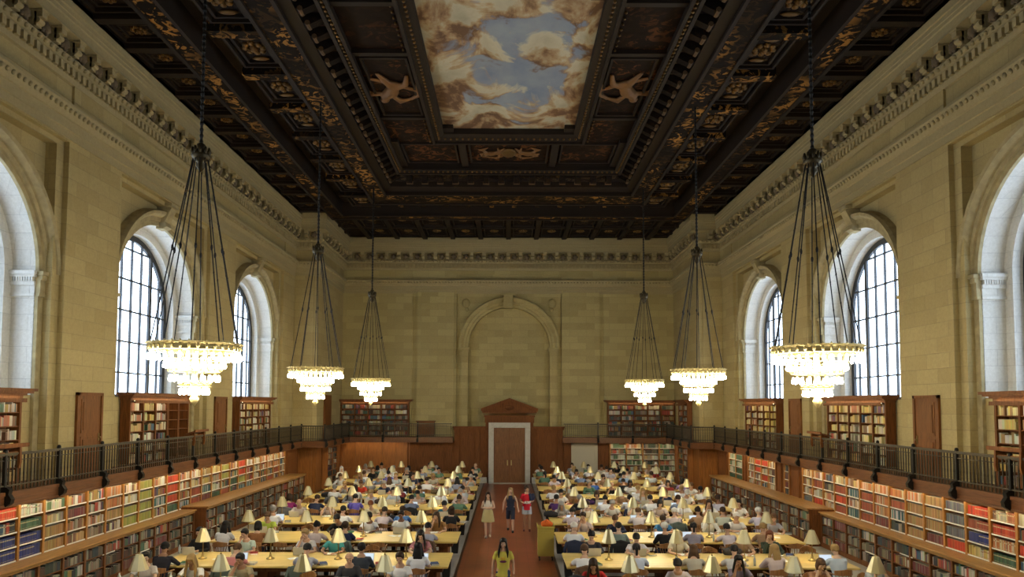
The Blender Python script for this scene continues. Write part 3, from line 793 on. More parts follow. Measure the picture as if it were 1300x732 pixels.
def shelf_row(T, u0, u1, wf, z, h, pal, place, dens=1., depth=.2, tw=(.022,.05), individual=False):
    u = u0+.01; cols = PAL[pal]; k = 0; lean = 0
    uni = pal not in ('mixed','light','dark','yellow','whitegreen','redgreen')
    hh0 = h*R.uniform(.7,.86); runc = R.choice(cols); runn = 0
    while u < u1-.03:
        t = R.uniform(*tw)
        if uni: hh = hh0; c = R.choice(cols)
        else:
            if runn <= 0: runn = R.choice((1,1,2,3,5)); runc = R.choice(cols); hh0 = h*R.uniform(.62,.9)
            runn -= 1; c = runc; hh = hh0*R.uniform(.97,1.0)
        if u+t > u1-.005: break
        if R.random() < (1-dens)*.35: u += R.uniform(.05,.3); continue
        c = tuple(x*R.uniform(.85,1.15) for x in c)
        if R.random() < .25: c = tuple(x*.7 for x in c)
        BOOKS.append((individual, T, (u, t-.002, wf, depth*R.uniform(.8,1), z, hh), c, place, k)); k += 1
        u += t
def case(name, T, u0, u1, wf, wb, z0, rows, h, nb, pals, label, group, mat=OAKMID, cornice=None, light=True, edge=WHITE, individual=lambda b: False, place='', cases=None, dens=1., tw=(.022,.05), kindw='bookcase', top=None, revlab=False):
    root = empty(name, T((u0,wf,z0)), label=label, cat=kindw, group=group); root.location = (0,0,0)
    mb = MB(T); zt = z0+rows*h+.05
    mb.box(u0,u1,wb-.02,wb,z0,zt); mb.build('back_panel', OAKDK, root)
    bw = (u1-u0)/nb
    for i in range(nb+1):
        m = MB(T); u = u0+i*bw; m.box(u-.028,u+.028,wf-.012,wb-.02,z0,zt); m.box(u-.035,u+.035,wf-.02,wf-.005,z0,zt); m.build('upright', mat, root)
    for j in range(rows+1):
        m = MB(T); z = z0+j*h; m.box(u0,u1,wf,wb-.02,z,z+.025); sh = m.build('shelf', mat, root)
        if edge and j < rows+ (1 if top is None else 0) and j > 0 or (edge and j == 0):
            m = MB(T)
            for i in range(nb):
                m.box(u0+i*bw+.05, u0+(i+1)*bw-.05, wf-.012, wf-.001, z-.004, z+.026)
            m.build('shelf_edge_strip', edge, sh)
    if cornice:
        m = MB(T); c0, c1, cz = cornice
        for p, za, zb in ((.04,0,.07),(.1,.07,.12),(.2,.12,.17),(.26,.17,.24)):
            m.box(c0-p,c1+p,wf-p,wb,cz+za,cz+zb)
        m.box(c0,c1,wf,wb,zt-.05,cz); m.box(c0,c1,wf-.17,wf-.14,cz-.10,cz); m.build('cornice', OAKDK if mat is not OAKMID else PANEL, root)
    for i in range(nb):
        for j in range(rows):
            pal = pals(i, j)
            if pal is None: continue
            ind = individual(i)
            shelf_row(T, u0+i*bw+.03, u0+(i+1)*bw-.03, wf+.02, z0+j*h+.026, h-.03, pal, (place, i, j, rows), dens, min(.22, wb-wf-.05), tw, ind)
    return root
rmix = lambda *o: (lambda i, j: R.choice(o))
# upper tier under the gallery, lit by a strip light behind the fascia
UL = {0:('blue','blue','mixed','red'),1:('blue','blue','green','whitegreen'),2:('tan','tan','light','whitegreen'),3:('light','light','maroon','light'),4:('dark','light','mixed','mixed'),5:('mixed','tan','orange','orange'),
      6:('olive','olive','light','light'),7:('olive','olive','olive','olive'),8:('mixed','teal','mixed','light'),9:('green','red','red','red'),10:('teal','mixed','light','light'),11:('redbrown','redbrown','light','light'),12:('maroon','teal','yellow','yellow'),13:('green','whitegreen','light','yellow'),
      14:('redbrown','mixed','olive','olive'),15:('mixed','green','mixed','light'),16:('teal','olive','red','red'),17:('teal','mixed','mixed','light'),18:('tan','mixed','light','light'),19:('mixed','mixed','light','light'),20:('redbrown','mixed','orange','light'),21:('mixed','redbrown','orange','light'),22:('mixed','light','mixed','light')}
UR = {0:('green','orange','red','light'),1:('yellow','blue','redbrown','red'),2:('red','grey','grey','grey'),3:('maroon','tan','tan','tan'),4:('tan','tan','tan','orange'),5:('dark','teal','redbrown','orange'),6:('maroon','orange','orange','orange'),7:('redbrown','redbrown','redbrown','orange'),
      8:('teal','light','teal','light'),9:('redbrown','red','redbrown','light'),10:('light','light','dark','mixed'),11:('red','mixed','redbrown','light'),12:('grey','light','light','light'),13:('grey','mixed','light','light'),14:('mixed','light','redbrown','light')}
Z1 = 1.2
T_ = TS(-1)
case('bookcase', T_, 14.78, 36.14, -.6, -.3, Z1, 4, .325, 24, lambda i, j: (UL[i-1][j] if 1 <= i <= 23 and i-1 in UL else R.choice(('mixed','light'))),
     'long lit wall of books under the left gallery, above the ledge', 'bookcases under the galleries', individual=lambda i: i in (1,2,), place='upper shelves, left wall')
T_ = TS(1)
case('bookcase', T_, 15.02, 27.34, -.6, -.3, Z1, 4, .325, 14, lambda i, j: (UR[i-1][j] if i >= 1 else R.choice(('mixed','red'))),
     'long lit wall of books under the right gallery, above the ledge', 'bookcases under the galleries', individual=lambda i: i in (1,2), place='upper shelves, right wall')
case('bookcase', T_, 30.1, 33.5, -.6, -.3, Z1, 4, .325, 4, rmix('light','light','mixed','red','dark'), 'short lit bookcase under the right gallery beyond the wood panels', 'bookcases under the galleries', place='x')
case('bookcase', T_, 34.3, 36.4, -.6, -.3, Z1, 4, .325, 2, rmix('whitegreen','green','whitegreen'), 'narrow lit bookcase of pale green books, far end under right gallery', 'bookcases under the galleries', place='x')
for s in (-1, 1):   # lower cases with the deep ledge on top
    T_ = TS(s)
    for (u0, u1, wf, z1, tag_) in ((13.0,24.72,-1.07,1.15,'near'),(24.78,36.7,-1.45,1.25,'far')):
        rt = case('bookcase', T_, u0, u1, wf, -.62, .12, 3, (z1-.17)/3, round((u1-u0)/.9), rmix('dark','dark','mixed','dark','dark','maroon','dark','dark','dark','mixed'),
             'waist high dark bookcase under the %s stretch of %s ledge' % (tag_, SIDE[s]), 'low bookcases below the ledges', mat=OAKDK, edge=None, place='x')
        m = MB(T_); m.bevbox(u0-.02,u1+.02,wf-.1,-.625,z1,z1+.05,.012); m.box(u0,u1,wf-.05,wf,z1-.06,z1); m.build('ledge_top', OAKLEDGE, rt)
        m = MB(T_); m.box(u0,u1,wf-.02,-.6,0,.12); m.build('plinth', OAKDK, rt)
        m = MB(T_); m.box(u0-.04,u0-.001,wf-.02,-.3,0,z1); m.box(u0-.055,u0-.04,wf+.1,-.6,.2,z1-.15); m.build('end_panel', PANEL, rt)
        m = MB(T_)
        for k in range(5): m.box(u0+.5+k*1.9, u0+1.1+k*1.9, wf-.012, wf-.002, .12+(z1-.17)/3*(1+k%2)-.004, .12+(z1-.17)/3*(1+k%2)+.026)
        m.build('shelf_edge_strip', WHITE, rt)
# wood panelling where the right run of shelves is interrupted, and behind the shelves
for s in (-1, 1):
    T_ = TS(s); m = MB(T_)
    m.box(12.0,36.2,-.3,-.01,0,2.6) if s < 0 else None
    if s > 0: m.box(12.0,38.2,-.3,-.01,0,2.6)
    segs = ((36.25,38.3),) if s < 0 else ((27.4,28.6),(29.2,30.05),(33.55,34.25),(36.45,38.3))
    for a, b in segs:
        m.box(a,b,-.62,-.01,Z1-.1,2.6); m.box(a+.12,b-.12,-.64,-.62,Z1+.1,2.3)
        if b-a > .6: m.box(a+.12,a+.2,-.68,-.64,Z1-.1,2.5); m.box(b-.2,b-.12,-.68,-.64,Z1-.1,2.5)
    m.build('panelling_'+SIDE[s], PANEL, kind='structure')
T_ = TS(1); case('bookcase', T_, 28.65, 29.15, -.6, -.3, Z1, 4, .325, 1, rmix('dark','maroon'), 'sliver of bookshelf between two wood piers under right gallery', 'bookcases under the galleries', place='x')
# strip lights behind the fascia
for s in (-1, 1):
    T_ = TS(s)
    for (a, b, wd) in (((14.8,36.1,'left'),) if s < 0 else ((15.0,27.3,'near right'),(30.1,36.4,'far right'))):
        m = MB(T_); m.box(a,b,-.735,-.695,2.545,2.575); o = m.build('shelf_light', STRIP, label='thin warm strip light under the %s gallery edge above the books' % wd, cat='light')
# gallery bookcases under the windows
GP = {15.55:('yellow','light','yellow'),24.75:('yellow','light','mixed'),33.95:('yellow','yellow','light')}
for s in (-1, 1):
    T_ = TS(s)
    for n, c in enumerate(BAYS[1:]):
        u0, u1 = c-2.15, c+1.95
        nm = ('nearest','middle','farthest')[n]
        def pf(i, j, c=c, s=s, n=n):
            if s < 0 and n == 1 and i >= 3: return None
            return R.choice(('light','yellow','mixed','light') if s < 0 else ('yellow','yellow','light','yellow','mixed'))
        case('bookcase', T_, u0, u1, .12, .44, GZ+.05, 6, .335, 5, pf, 'wooden bookcase on the %s gallery below the %s arched window' % (SIDE[s], nm), 'bookcases on the galleries', mat=PANEL,
             cornice=(u0, u1, 4.95), edge=WHITE if False else None, place='x', dens=.9, tw=(.03,.06))
        m = MB(T_); m.box(u0+.1,u1-.1,.01,.04,4.915,4.94); m.build('shelf_light', STRIPW, label='strip light over the %s gallery bookcase on the %s side' % (nm, SIDE[s]), cat='light')
# gallery doors
def panel_door(T, u0, u1, w, z0, z1, name, mat, label=None, knob='r', panels=2):
    f = MB(T); f.box(u0-.09,u0,w-.05,w+.02,z0,z1+.09); f.box(u1,u1+.09,w-.05,w+.02,z0,z1+.09); f.box(u0-.09,u1+.09,w-.05,w+.02,z1,z1+.09)
    root = MB(T); root.box(u0,u1,w-.02,w+.02,z0,z1); root = root.build(name, mat, kind='structure')
    f.build('door_frame', mat, root)
    ph = (z1-z0-.1*(panels+1))/panels
    for k in range(panels):
        m = MB(T); za = z0+.1+k*(ph+.1); m.box(u0+.12,u1-.12,w-.035,w-.02,za,za+ph); m.box(u0+.2,u1-.2,w-.05,w-.035,za+.08,za+ph-.08); m.build('door_panel', mat, root)
    m = MB(T); uu = u1-.07 if knob == 'r' else u0+.07; m.ball((uu,w-.07,z0+1.0), (.03,.035,.03), 8, 5); m.box(uu-.025,uu+.025,w-.04,w-.02,z0+.9,z0+1.12); m.build('door_handle', LAMPST, root)
    return root
dn_ = 1
for s in (-1, 1):
    for c in (10.95, 20.15, 29.35): panel_door(TS(s), c-.53, c+.53, -.02, GZ, 5.05, 'door_%d' % dn_, DOORW); dn_ += 1
# jog face: dim service door / side-wall openings at the far end of the gallery
for s in (-1, 1):
    TJ = lambda q, s=s: (s*(WE-q[1]*-1), q[0], q[2])
    if s < 0:
        m = MB(TJ); m.box(40.6,42.2,-.06,.02,GZ,5.4); m.box(40.75,42.05,-.09,-.05,GZ,5.25); m.build('door_%d' % dn_, DOORW, kind='structure'); dn_ += 1
    else:
        case('bookcase', TJ, 40.6, 42.6, -.3, -.02, GZ+.05, 6, .335, 2, rmix('dark','mixed','light'), 'narrow bookcase on the return wall of the far right gallery', 'bookcases on the galleries', mat=OAKDK, edge=None, cornice=(40.6,42.6,4.95), place='x', tw=(.04,.07))
    # below the gallery: oak panelling facing the room and a narrow bookcase
    m = MB()
    x0, x1 = sorted((s*(WE-.02), s*W)); m.box(x0,x1,YJ-.12,YJ-.01,0,2.6)
    x0, x1 = sorted((s*(WE+.2), s*(W-.35))); m.box(x0,x1,YJ-.15,YJ-.12,.25,2.3)
    x0, x1 = sorted((s*(WE-.06), s*(WE+.05))); m.box(x0,x1,YJ-.15,YE,0,2.6)
    m.build('panelling_return_'+SIDE[s], PANELO, kind='structure')
    case('bookcase', TJ, 40.2, 42.4, -.4, -.07, .1, 7, .33, 2, rmix('dark','light','mixed'), 'tall narrow bookcase on the %s return wall under the gallery' % SIDE[s], 'bookcases under the galleries', mat=PANELO, edge=None, place='x', tw=(.04,.07))

# ------------------------------------------------------------------ end wall joinery
def TEW(q): return (q[0], YE+q[1], q[2])
for (u0, u1, nb, lb) in ((-10.45,-6.25,5,'left'),(6.3,10.45,5,'right')):
    case('bookcase', TEW, u0, u1, -.42, -.06, GZ+.05, 6, .335, nb, (lambda i, j: R.choice(('light','mixed','dark') if j > 3 else ('dark','mixed'))), 'bookcase on the gallery against the end wall, %s of the great arch' % lb, 'bookcases on the galleries', mat=PANEL, cornice=(u0,u1,4.95), edge=None, place='x', tw=(.04,.09))
    m = MB(TEW); m.box(u0+.1,u1-.1,-.53,-.50,4.915,4.94); m.build('shelf_light', STRIPW, label='strip light over the end wall bookcase %s of the arch' % lb, cat='light')
m = MB(TEW); m.box(-10.5,-6.3,-.35,-.01,0,2.6)
for k in range(6): u = -10.45+.85*k+.0; m.box(u,u+.06,-.40,-.35,0,2.6)
m.box(-10.5,-6.3,-.42,-.35,0,.9); m.box(-10.5,-6.3,-.44,-.35,.88,.94)
m.build('panelling_end_left', PANELO, kind='structure')
m = MB(TEW)
for (a, b) in ((-6.3,-3.35),(3.45,6.35)):
    m.box(a,b,-.3,-.01,0,2.6)
    if a < 0:
        for u0, u1 in ((-6.15,-5.75),(-5.55,-3.95),(-3.85,-3.5)): m.box(u0,u1,-.34,-.3,.25,2.4); m.box(u0+.1,u1-.1,-.36,-.34,.4,2.25)
    else:
        m.box(3.5,3.8,-.34,-.3,.25,2.4); m.box(5.65,6.3,-.34,-.3,.25,2.4)
m.build('panelling_end', PANEL, kind='structure')
case('bookcase', TEW, 6.4, 10.5, -.42, -.06, .1, 7, .345, 4, rmix('light','mixed','dark','whitegreen','mixed'), 'open bookcase on the floor at the right end of the hall', 'bookcases on the end wall', mat=OAKMID, place='x', tw=(.04,.08))
m = MB(TEW); m.box(6.5,10.4,-.85,-.82,2.58,2.605); m.build('shelf_light', STRIP, label='strip light under the end gallery over the floor bookcase', cat='light')
m = MB(TEW); m.box(-10.2,-6.5,-.85,-.82,2.58,2.605); m.build('shelf_light', STRIP, label='strip light under the end gallery over the orange panelling', cat='light')
# cream door right of the portal
dr = MB(TEW); dr.box(4.1,5.5,-.40,-.3,0,2.42); dr = dr.build('door_20', CREAM, kind='structure')
m = MB(TEW); m.box(3.98,4.12,-.46,-.3,0,2.5); m.box(5.48,5.62,-.46,-.3,0,2.5); m.box(3.98,5.62,-.46,-.3,2.38,2.52); m.build('door_frame', CREAM, dr)
m = MB(TEW); m.box(4.3,5.3,-.43,-.40,.2,1.0); m.box(4.3,5.3,-.43,-.40,1.15,2.2); m.build('door_panel', CREAM, dr)
# central portal
PC = .1
m = MB(TEW)
m.box(-3.35,3.45,-.28,-.01,0,3.5)
for a, b in ((-3.35,-3.05),(-2.0,-1.75),(1.85,2.1),(3.15,3.45)): m.box(a,b,-.36,-.28,0,3.4)
for a, b in ((-2.95,-2.1),(2.2,3.05)):
    m.box(a,b,-.31,-.28,.3,3.1); m.box(a+.12,b-.12,-.33,-.31,.45,2.95)
m.box(-3.42,3.52,-.42,-.2,3.3,3.42); m.box(-3.46,3.56,-.48,-.2,3.42,3.52)
m.build('portal_panelling', PANEL, kind='structure')
m = MB(TEW)
m.box(PC-1.55,PC+1.55,-.42,-.2,3.75,4.1); m.box(PC-1.5,PC+1.5,-.36,-.2,0,3.8)
for k in range(3): m.box(PC-1.6-.05*k,PC+1.6+.05*k,-.46-.06*k,-.2,4.1+.08*k+(.1 if k else 0),4.22+.1*k)
m.box(PC-1.72,PC+1.72,-.6,-.2,4.42,4.5)
PW = 1.78
def rake(q, z): return [(PC-PW,q,z),(PC,q,z+.68),(PC+PW,q,z)]
for (q0, z0, z1) in ((-.62,4.5,.14),(-.54,4.46,.06)):
    a = [(PC-PW,q0,z0),(PC,q0,z0+.66),(PC+PW,q0,z0)]
    b = [(p_[0],p_[1],p_[2]+z1) for p_ in a]
    for i in range(2):
        m.add([a[i],a[i+1],b[i+1],b[i],(a[i][0],-.2,a[i][2]),(a[i+1][0],-.2,a[i+1][2]),(b[i+1][0],-.2,b[i+1][2]),(b[i][0],-.2,b[i][2])], [(0,1,2,3),(4,7,6,5),(0,4,5,1),(3,2,6,7),(0,3,7,4),(1,5,6,2)])
m.add([(PC-PW+.1,-.38,4.5),(PC+PW-.1,-.38,4.5),(PC,-.38,5.12)], [(0,1,2)])
m.ball((PC,-.4,4.7), (.3,.08,.14), 10, 6)
m.build('portal_pediment', PANEL, kind='structure')
m = MB(TEW)
for a, b, z0, z1 in ((PC-1.27,PC-.98,0,3.72),(PC+.98,PC+1.27,0,3.72),(PC-.98,PC+.98,3.44,3.72)):
    m.box(a,b,-.56,-.3,z0,z1)
for a, b, z0, z1 in ((PC-1.30,PC-1.22,0,3.76),(PC+1.22,PC+1.30,0,3.76),(PC-1.22,PC+1.22,3.68,3.76)): m.box(a,b,-.6,-.3,z0,z1)
m.build('trim_2', MARBLE, kind='structure')
for q, nme in ((-1,'door_21'),(1,'door_22')):
    u0, u1 = sorted((PC+q*.01, PC+q*.98)); d = MB(TEW); d.box(u0,u1,-.46,-.38,0,3.44); d = d.build(nme, DOORD, kind='structure')
    for z0, z1 in ((.25,1.25),(1.4,2.45),(2.6,3.25)):
        m = MB(TEW); m.box(u0+.14,u1-.14,-.48,-.46,z0,z1); m.box(u0+.22,u1-.22,-.495,-.48,z0+.08,z1-.08); m.build('door_panel', DOORD, d)
    m = MB(TEW); uu = PC+q*.12; m.box(uu-.03,uu+.03,-.5,-.46,1.1,1.42); m.tube([(uu,-.5,1.15),(uu,-.55,1.2),(uu,-.55,1.34),(uu,-.5,1.38)], .015, 6); m.build('door_handle', CHRING, d)
m = MB(TEW); m.box(PC-1.3,PC+1.3,-.9,-.3,0,.03); m.build('floor_threshold', MARBLE, kind='structure')
m = MB(TEW)
for a, b in ((-3.4,-1.3),(1.5,3.5)): m.box(a,b,-.5,-.3,0,.35)
m.build('baseboard_end', MARBLE, kind='structure')
# cabinet on the end gallery, left of the arch
cb = empty('storage_cabinet', (-5.15,YE-.40,GZ), label='low brown cabinet on the end gallery left of the arch', cat='cabinet')
m = MB(); m.bevbox(-.55,.55,-.22,.22,.06,.95,.02); m.build('body', OAKDK, cb)
m = MB(); m.box(-.6,.6,-.25,.24,.95,1.0); m.build('cabinet_top', OAKDK, cb)
for q in (-1, 1):
    m = MB(); x0, x1 = sorted((q*.02,q*.5)); m.box(x0,x1,-.24,-.22,.12,.9); d = m.build('cabinet_door', PANEL, cb)
    m = MB(); m.ball((q*.07,-.26,.55), .02, 6, 4); m.build('knob', LAMPST, d)

# turn the recorded books into objects: the nearest shelves one by one, all the rest together
bkT = {}
def bookgeo(mb, T, b, c, pages=(.52,.48,.38)):
    u, t, wf, dp, z, h = b
    o = mb.T; mb.T = T
    mb.box(u, u+t, wf, wf+dp, z, z+h, col=c, top=pages)
    mb.T = o
def bookfull(T, b, c):
    """one book: cover boards and spine round a page block, gilt title band"""
    u, t, wf, dp, z, h = b; m = MB(T); e_ = .003
    m.box(u, u+e_, wf+.004, wf+dp, z, z+h, col=c); m.box(u+t-e_, u+t, wf+.004, wf+dp, z, z+h, col=c)
    m.loft([[(u,wf+.006,zz),(u+t*.2,wf,zz),(u+t*.8,wf,zz),(u+t,wf+.006,zz),(u+t,wf+.012,zz),(u,wf+.012,zz)] for zz in (z,z+h)], col=c)
    m.box(u+e_, u+t-e_, wf+.012, wf+dp-.006, z+.004, z+h-.006, col=(.55,.5,.4))
    lb = (.55,.47,.27) if sum(c) < .9 else (.25,.08,.05)
    m.box(u+t*.18, u+t*.82, wf-.0012, wf+.001, z+h*.68, z+h*.80, col=lb)
    m.box(u+t*.18, u+t*.82, wf-.0012, wf+.001, z+h*.12, z+h*.15, col=lb)
    return m
cand = [b for b in BOOKS if b[0]]
def bd_(b): q = b[1]((b[2][0], b[2][2], b[2][4])); return (q[0]**2+q[1]**2+(q[2]-4.8)**2)
cand.sort(key=bd_)
cand = [b for b in cand if b[2][0] > 15.55][:298]; ids = set(id(b) for b in cand)
SH = {0:'bottom',1:'third',2:'second',3:'top'}
for b in BOOKS:
    if id(b) in ids:
        pl, i, j, rows = b[4]
        side = 'left' if 'left' in pl else 'right'
        m = bookfull(b[1], b[2], b[3])
        nb_ = {1:'nearest',2:'second'}[i]
        m.build('book', TINT, label='%s book, %s along the %s shelf, %s bay, lit %s wall case' % (colname(b[3]), ORD[min(b[5],29)] if b[5] < 30 else 'last', SH[j], nb_, side), cat='book', group='books on the near shelves under the galleries')
    else: bookgeo(BOOKSTUFF, b[1], b[2], b[3])
BOOKSTUFF.build('shelved_books', TINT, kind='stuff', label='rows of cloth-bound books filling the shelves of the hall', cat='books')

# ------------------------------------------------------------------ people
SKIN = [cmat(c, .5, 'skin') for c in ((.58,.36,.25),(.50,.30,.20),(.62,.42,.31),(.38,.21,.13),(.20,.10,.06))]
HAIRC = {'black':(.012,.010,.010),'dark brown':(.035,.018,.010),'brown':(.09,.045,.02),'reddish':(.16,.05,.02),'blond':(.34,.22,.09),'grey':(.32,.31,.30),'white':(.62,.6,.57)}
V = Vector
def hand(mb, w, d, up, side):
    """five fingered, slightly curled hand: w wrist, d direction, up back-of-hand normal, side +1/-1 thumb side along d x up"""
    d = V(d).normalized(); up = V(up); up = (up-d*up.dot(d)).normalized(); s_ = d.cross(up)*side; w = V(w)
    mb.tube([w-d*.02, w+d*.02, w+d*.055, w+d*.088], [(.024,.020),(.030,.017),(.039,.015),(.037,.013)], 10, caps=1) if abs(s_.x) > .0 else None
    for k, ln in enumerate((.070,.080,.074,.056)):
        o = s_*(.030-.0205*k); fan = s_*(.16-.105*k)
        a = w+d*.082+o; f = (d+fan).normalized(); b = a+f*ln*.5-up*.004; c = b+(f*.86-up*.5).normalized()*ln*.5
        mb.tube([a-f*.01, b, c], [.0088,.0082,.0066], 6, caps=1)
    a = w+d*.022+s_*.026; b = a+(d*.55+s_*.8)*.036; c = b+(d*.95+s_*.2-up*.25).normalized()*.034
    mb.tube([a, b, c], [.013,.0105,.008], 6, caps=1)
def torso_pts(hip, hd, ln):  # hip centre, spine direction
    return [hip+hd*(ln*t) for t in (0,.22,.45,.7,.88,1.)]
TR_F = [(.165,.115),(.135,.10),(.132,.10),(.156,.112),(.148,.092),(.085,.07)]
TR_M = [(.150,.11),(.142,.11),(.150,.112),(.172,.12),(.168,.10),(.10,.08)]
def headframe(J):
    f = V(J['look']).normalized(); r = f.cross(V((0,0,1))); r = V((1,0,0)) if r.length < .1 else r.normalized(); u = r.cross(f).normalized()
    return J['head'], r, f, u
def Hm(J):
    c, r, f, u = headframe(J)
    return Matrix(((r.x,f.x,u.x,c.x),(r.y,f.y,u.y,c.y),(r.z,f.z,u.z,c.z),(0,0,0,1)))
def with_face(me, J):
    f = eyes_mesh(J); nv = len(me.vertices)
    a = np.empty(nv*3, np.float32); me.vertices.foreach_get('co', a)
    b = np.empty(len(f.vertices)*3, np.float32); f.vertices.foreach_get('co', b)
    polys = [tuple(p_.vertices) for p_ in me.polygons]; fp = [tuple(i+nv for i in p_.vertices) for p_ in f.polygons]
    o = bpy.data.meshes.new('person'); o.from_pydata(np.concatenate((a, b)).reshape(-1, 3).tolist(), [], polys+fp)
    o.materials.append(SKIN[0]); o.materials.append(TINT)
    mi = np.zeros(len(polys)+len(fp), np.int32); mi[len(polys):] = 1; o.polygons.foreach_set('material_index', mi)
    o.polygons.foreach_set('use_smooth', [True]*len(mi))
    at = o.attributes.new('tint', 'FLOAT_COLOR', 'FACE'); c = np.ones((len(mi), 4), np.float32)*.5
    d = np.empty(len(fp)*4, np.float32); f.attributes['tint'].data.foreach_get('color', d); c[len(polys):] = d.reshape(-1, 4)
    at.data.foreach_set('color', c.ravel()); o.update(); bpy.data.meshes.remove(me); bpy.data.meshes.remove(f); return o
def body_mesh(J, male, name):
    m = MB(); hip, sh = J['hip'], J['sh']; d = (sh-hip); ln = d.length; d.normalize()
    m.tube(torso_pts(hip, d, ln), TR_M if male else TR_F, 14, caps=1)
    hm = Hm(J); hc = J['head']
    m.tube([sh-d*.04, sh.lerp(hc, .35), hc+hm.to_3x3() @ V((0,-.02,-.05))], [(.062,.058),(.05,.05),(.052,.052)], 10, caps=1)
    for s in (-1, 1):
        S, E_, Wr = J['S'][s], J['E'][s], J['W'][s]
        m.tube([sh.lerp(S, .45)-d*.03, S, S.lerp(E_, .35), E_, E_.lerp(Wr, .3), Wr], [.062,.054,.045,.038,.037,.025], 10, caps=1)
        if 'skirt' not in J or True:
            m.tube([J['H'][s], J['H'][s].lerp(J['K'][s], .4), J['K'][s], J['K'][s].lerp(J['A'][s], .3), J['A'][s]], [.083,.074,.054,.052,.033], 10, caps=1)
            A = J['A'][s]; t = J['toe']; m.tube([A+V((0,-.03,-.045)) if t.y > 0 else A+V((0,.03,-.045)), A+t*.5+V((0,0,-.045)), A+t+V((0,0,-.055))], [(.035,.03),(.04,.028),(.034,.02)], 8, caps=1)
        hd = J.get('hd', {}).get(s) or (Wr-E_); hand(m, Wr, hd, J.get('hup', V((0,0,1))), -s if J.get('flip') else s*-1)
    # head
    h = MB(lambda p_: tuple(hm @ V(p_)))
    h.ball((0,-.008,.022), (.077,.096,.092), 16, 10)
    h.tube([(0,.012,.0),(0,.022,-.045),(0,.034,-.088)], [(.066,.072),(.056,.062),(.032,.032)], 12, caps=1)
    h.tube([(0,.083,.02),(0,.100,-.004),(0,.112,-.026)], [.008,.011,.014], 6, caps=1)
    h.ball((0,.092,-.052), (.025,.012,.008), 8, 5); h.ball((0,.090,-.064), (.021,.012,.008), 8, 5)
    h.tube([(-.04,.086,.040),(0,.092,.036),(.04,.086,.040)], [.008,.009,.008], 6, caps=1)
    for s in (-1, 1):
        h.ball((s*.079,-.008,.0), (.010,.020,.032), 8, 5); h.ball((s*.040,.066,-.018), (.022,.02,.02), 8, 5)
    o = len(m.v); m.v.extend(h.v); m.f.extend([[i+o for i in f] for f in h.f]); m.c.extend(h.c)
    return with_face(remesh(m, .0105, 2, name, SKIN[0]), J)
def eyes_mesh(J):
    hm = Hm(J); h = MB(lambda p_: tuple(hm @ V(p_)))
    for s in (-1, 1):
        h.ball((s*.031,.080,.012), (.0125,.0095,.0075), 8, 5, col=(.7,.68,.64)); h.ball((s*.031,.0875,.012), (.0062,.004,.0062), 6, 4, col=(.02,.012,.01))
        h.tube([(s*.016,.094,.033),(s*.032,.092,.038),(s*.050,.080,.033)], .0032, 4, col=(.03,.018,.012))
    h.ball((0,.1005,-.058), (.021,.006,.004), 8, 4, col=(.34,.10,.09))
    return h.mesh('face_details', TINT, True)
def shirt_mesh(J, male, sleeve, name):
    m = MB(); hip, sh = J['hip'], J['sh']; d = (sh-hip); ln = d.length; d.normalize()
    tr = [(a+.014, b+.014) for a, b in (TR_M if male else TR_F)]; tr[0] = (max(tr[0][0]+.012,.18), tr[0][1]+.02); tr[1] = (tr[1][0]+.006, tr[1][1]+.006); tr[-1] = (tr[-1][0]-.015, tr[-1][1]-.005)
    P_ = torso_pts(hip-d*J.get('hem', .04), d, ln+J.get('hem', .04)-.005)
    m.tube(P_, tr, 16, caps=0)
    for s in (-1, 1):
        S, E_, Wr = J['S'][s], J['E'][s], J['W'][s]
        base = [sh.lerp(S, .45)-d*.03, S]
        if sleeve == 0: continue
        if sleeve == 1: m.tube(base+[S.lerp(E_, .35), S.lerp(E_, .62)], [.07,.067,.062,.062], 12)
        else: m.tube(base+[S.lerp(E_, .5), E_, E_.lerp(Wr, .5), E_.lerp(Wr, .93)], [.072,.066,.058,.052,.045,.037], 12)
    m.ball(tuple(sh-d*.0), (.072,.066,.03), 10, 5)
    return remesh(m, .0125, 3, name, CLOTH0)
CLOTH0 = cmat((.5,.5,.5))
def trouser_mesh(J, name, mode='long'):
    m = MB(); hip = J['hip']
    if mode == 'skirt':
        z0 = J['skirt']; m.tube([hip+V((0,0,.10)), hip+V((0,0,0)), V((hip.x,hip.y,(hip.z+z0)/2)), V((hip.x,hip.y,z0))], [(.15,.115),(.185,.145),(.215,.175),(.25,.205)], 20)
    else:
        m.ball(tuple(hip), (.158,.118,.12), 12, 8)
        for s in (-1, 1):
            K, A, H_ = J['K'][s], J['A'][s], J['H'][s]
            if mode == 'long': m.tube([H_, H_.lerp(K,.4), K, K.lerp(A,.4), K.lerp(A,.93)], [.092,.086,.07,.064,.058], 12)
            elif mode == 'knee': m.tube([H_, H_.lerp(K,.4), K.lerp(A,.08)], [.094,.090,.078], 12)
            else: m.tube([H_, H_.lerp(K,.5), H_.lerp(K,.72)], [.096,.1,.1], 12)
    return remesh(m, .014, 3, name, CLOTH0)
def shoe_mesh(J, name):
    m = MB(); t = J['toe']
    for s in (-1, 1):
        A = J['A'][s]; bk = -t.normalized()*.04
        m.tube([A+bk+V((0,0,-.045)), A+t*.5+V((0,0,-.05)), A+t*1.08+V((0,0,-.06))], [(.042,.042),(.047,.036),(.036,.024)], 10, caps=1)
        m.box(A.x-.04,A.x+.04,min(A.y+bk.y,A.y+t.y),max(A.y+bk.y,A.y+t.y),A.z-.09,A.z-.075)
    return remesh(m, .009, 2, name, CLOTH0)
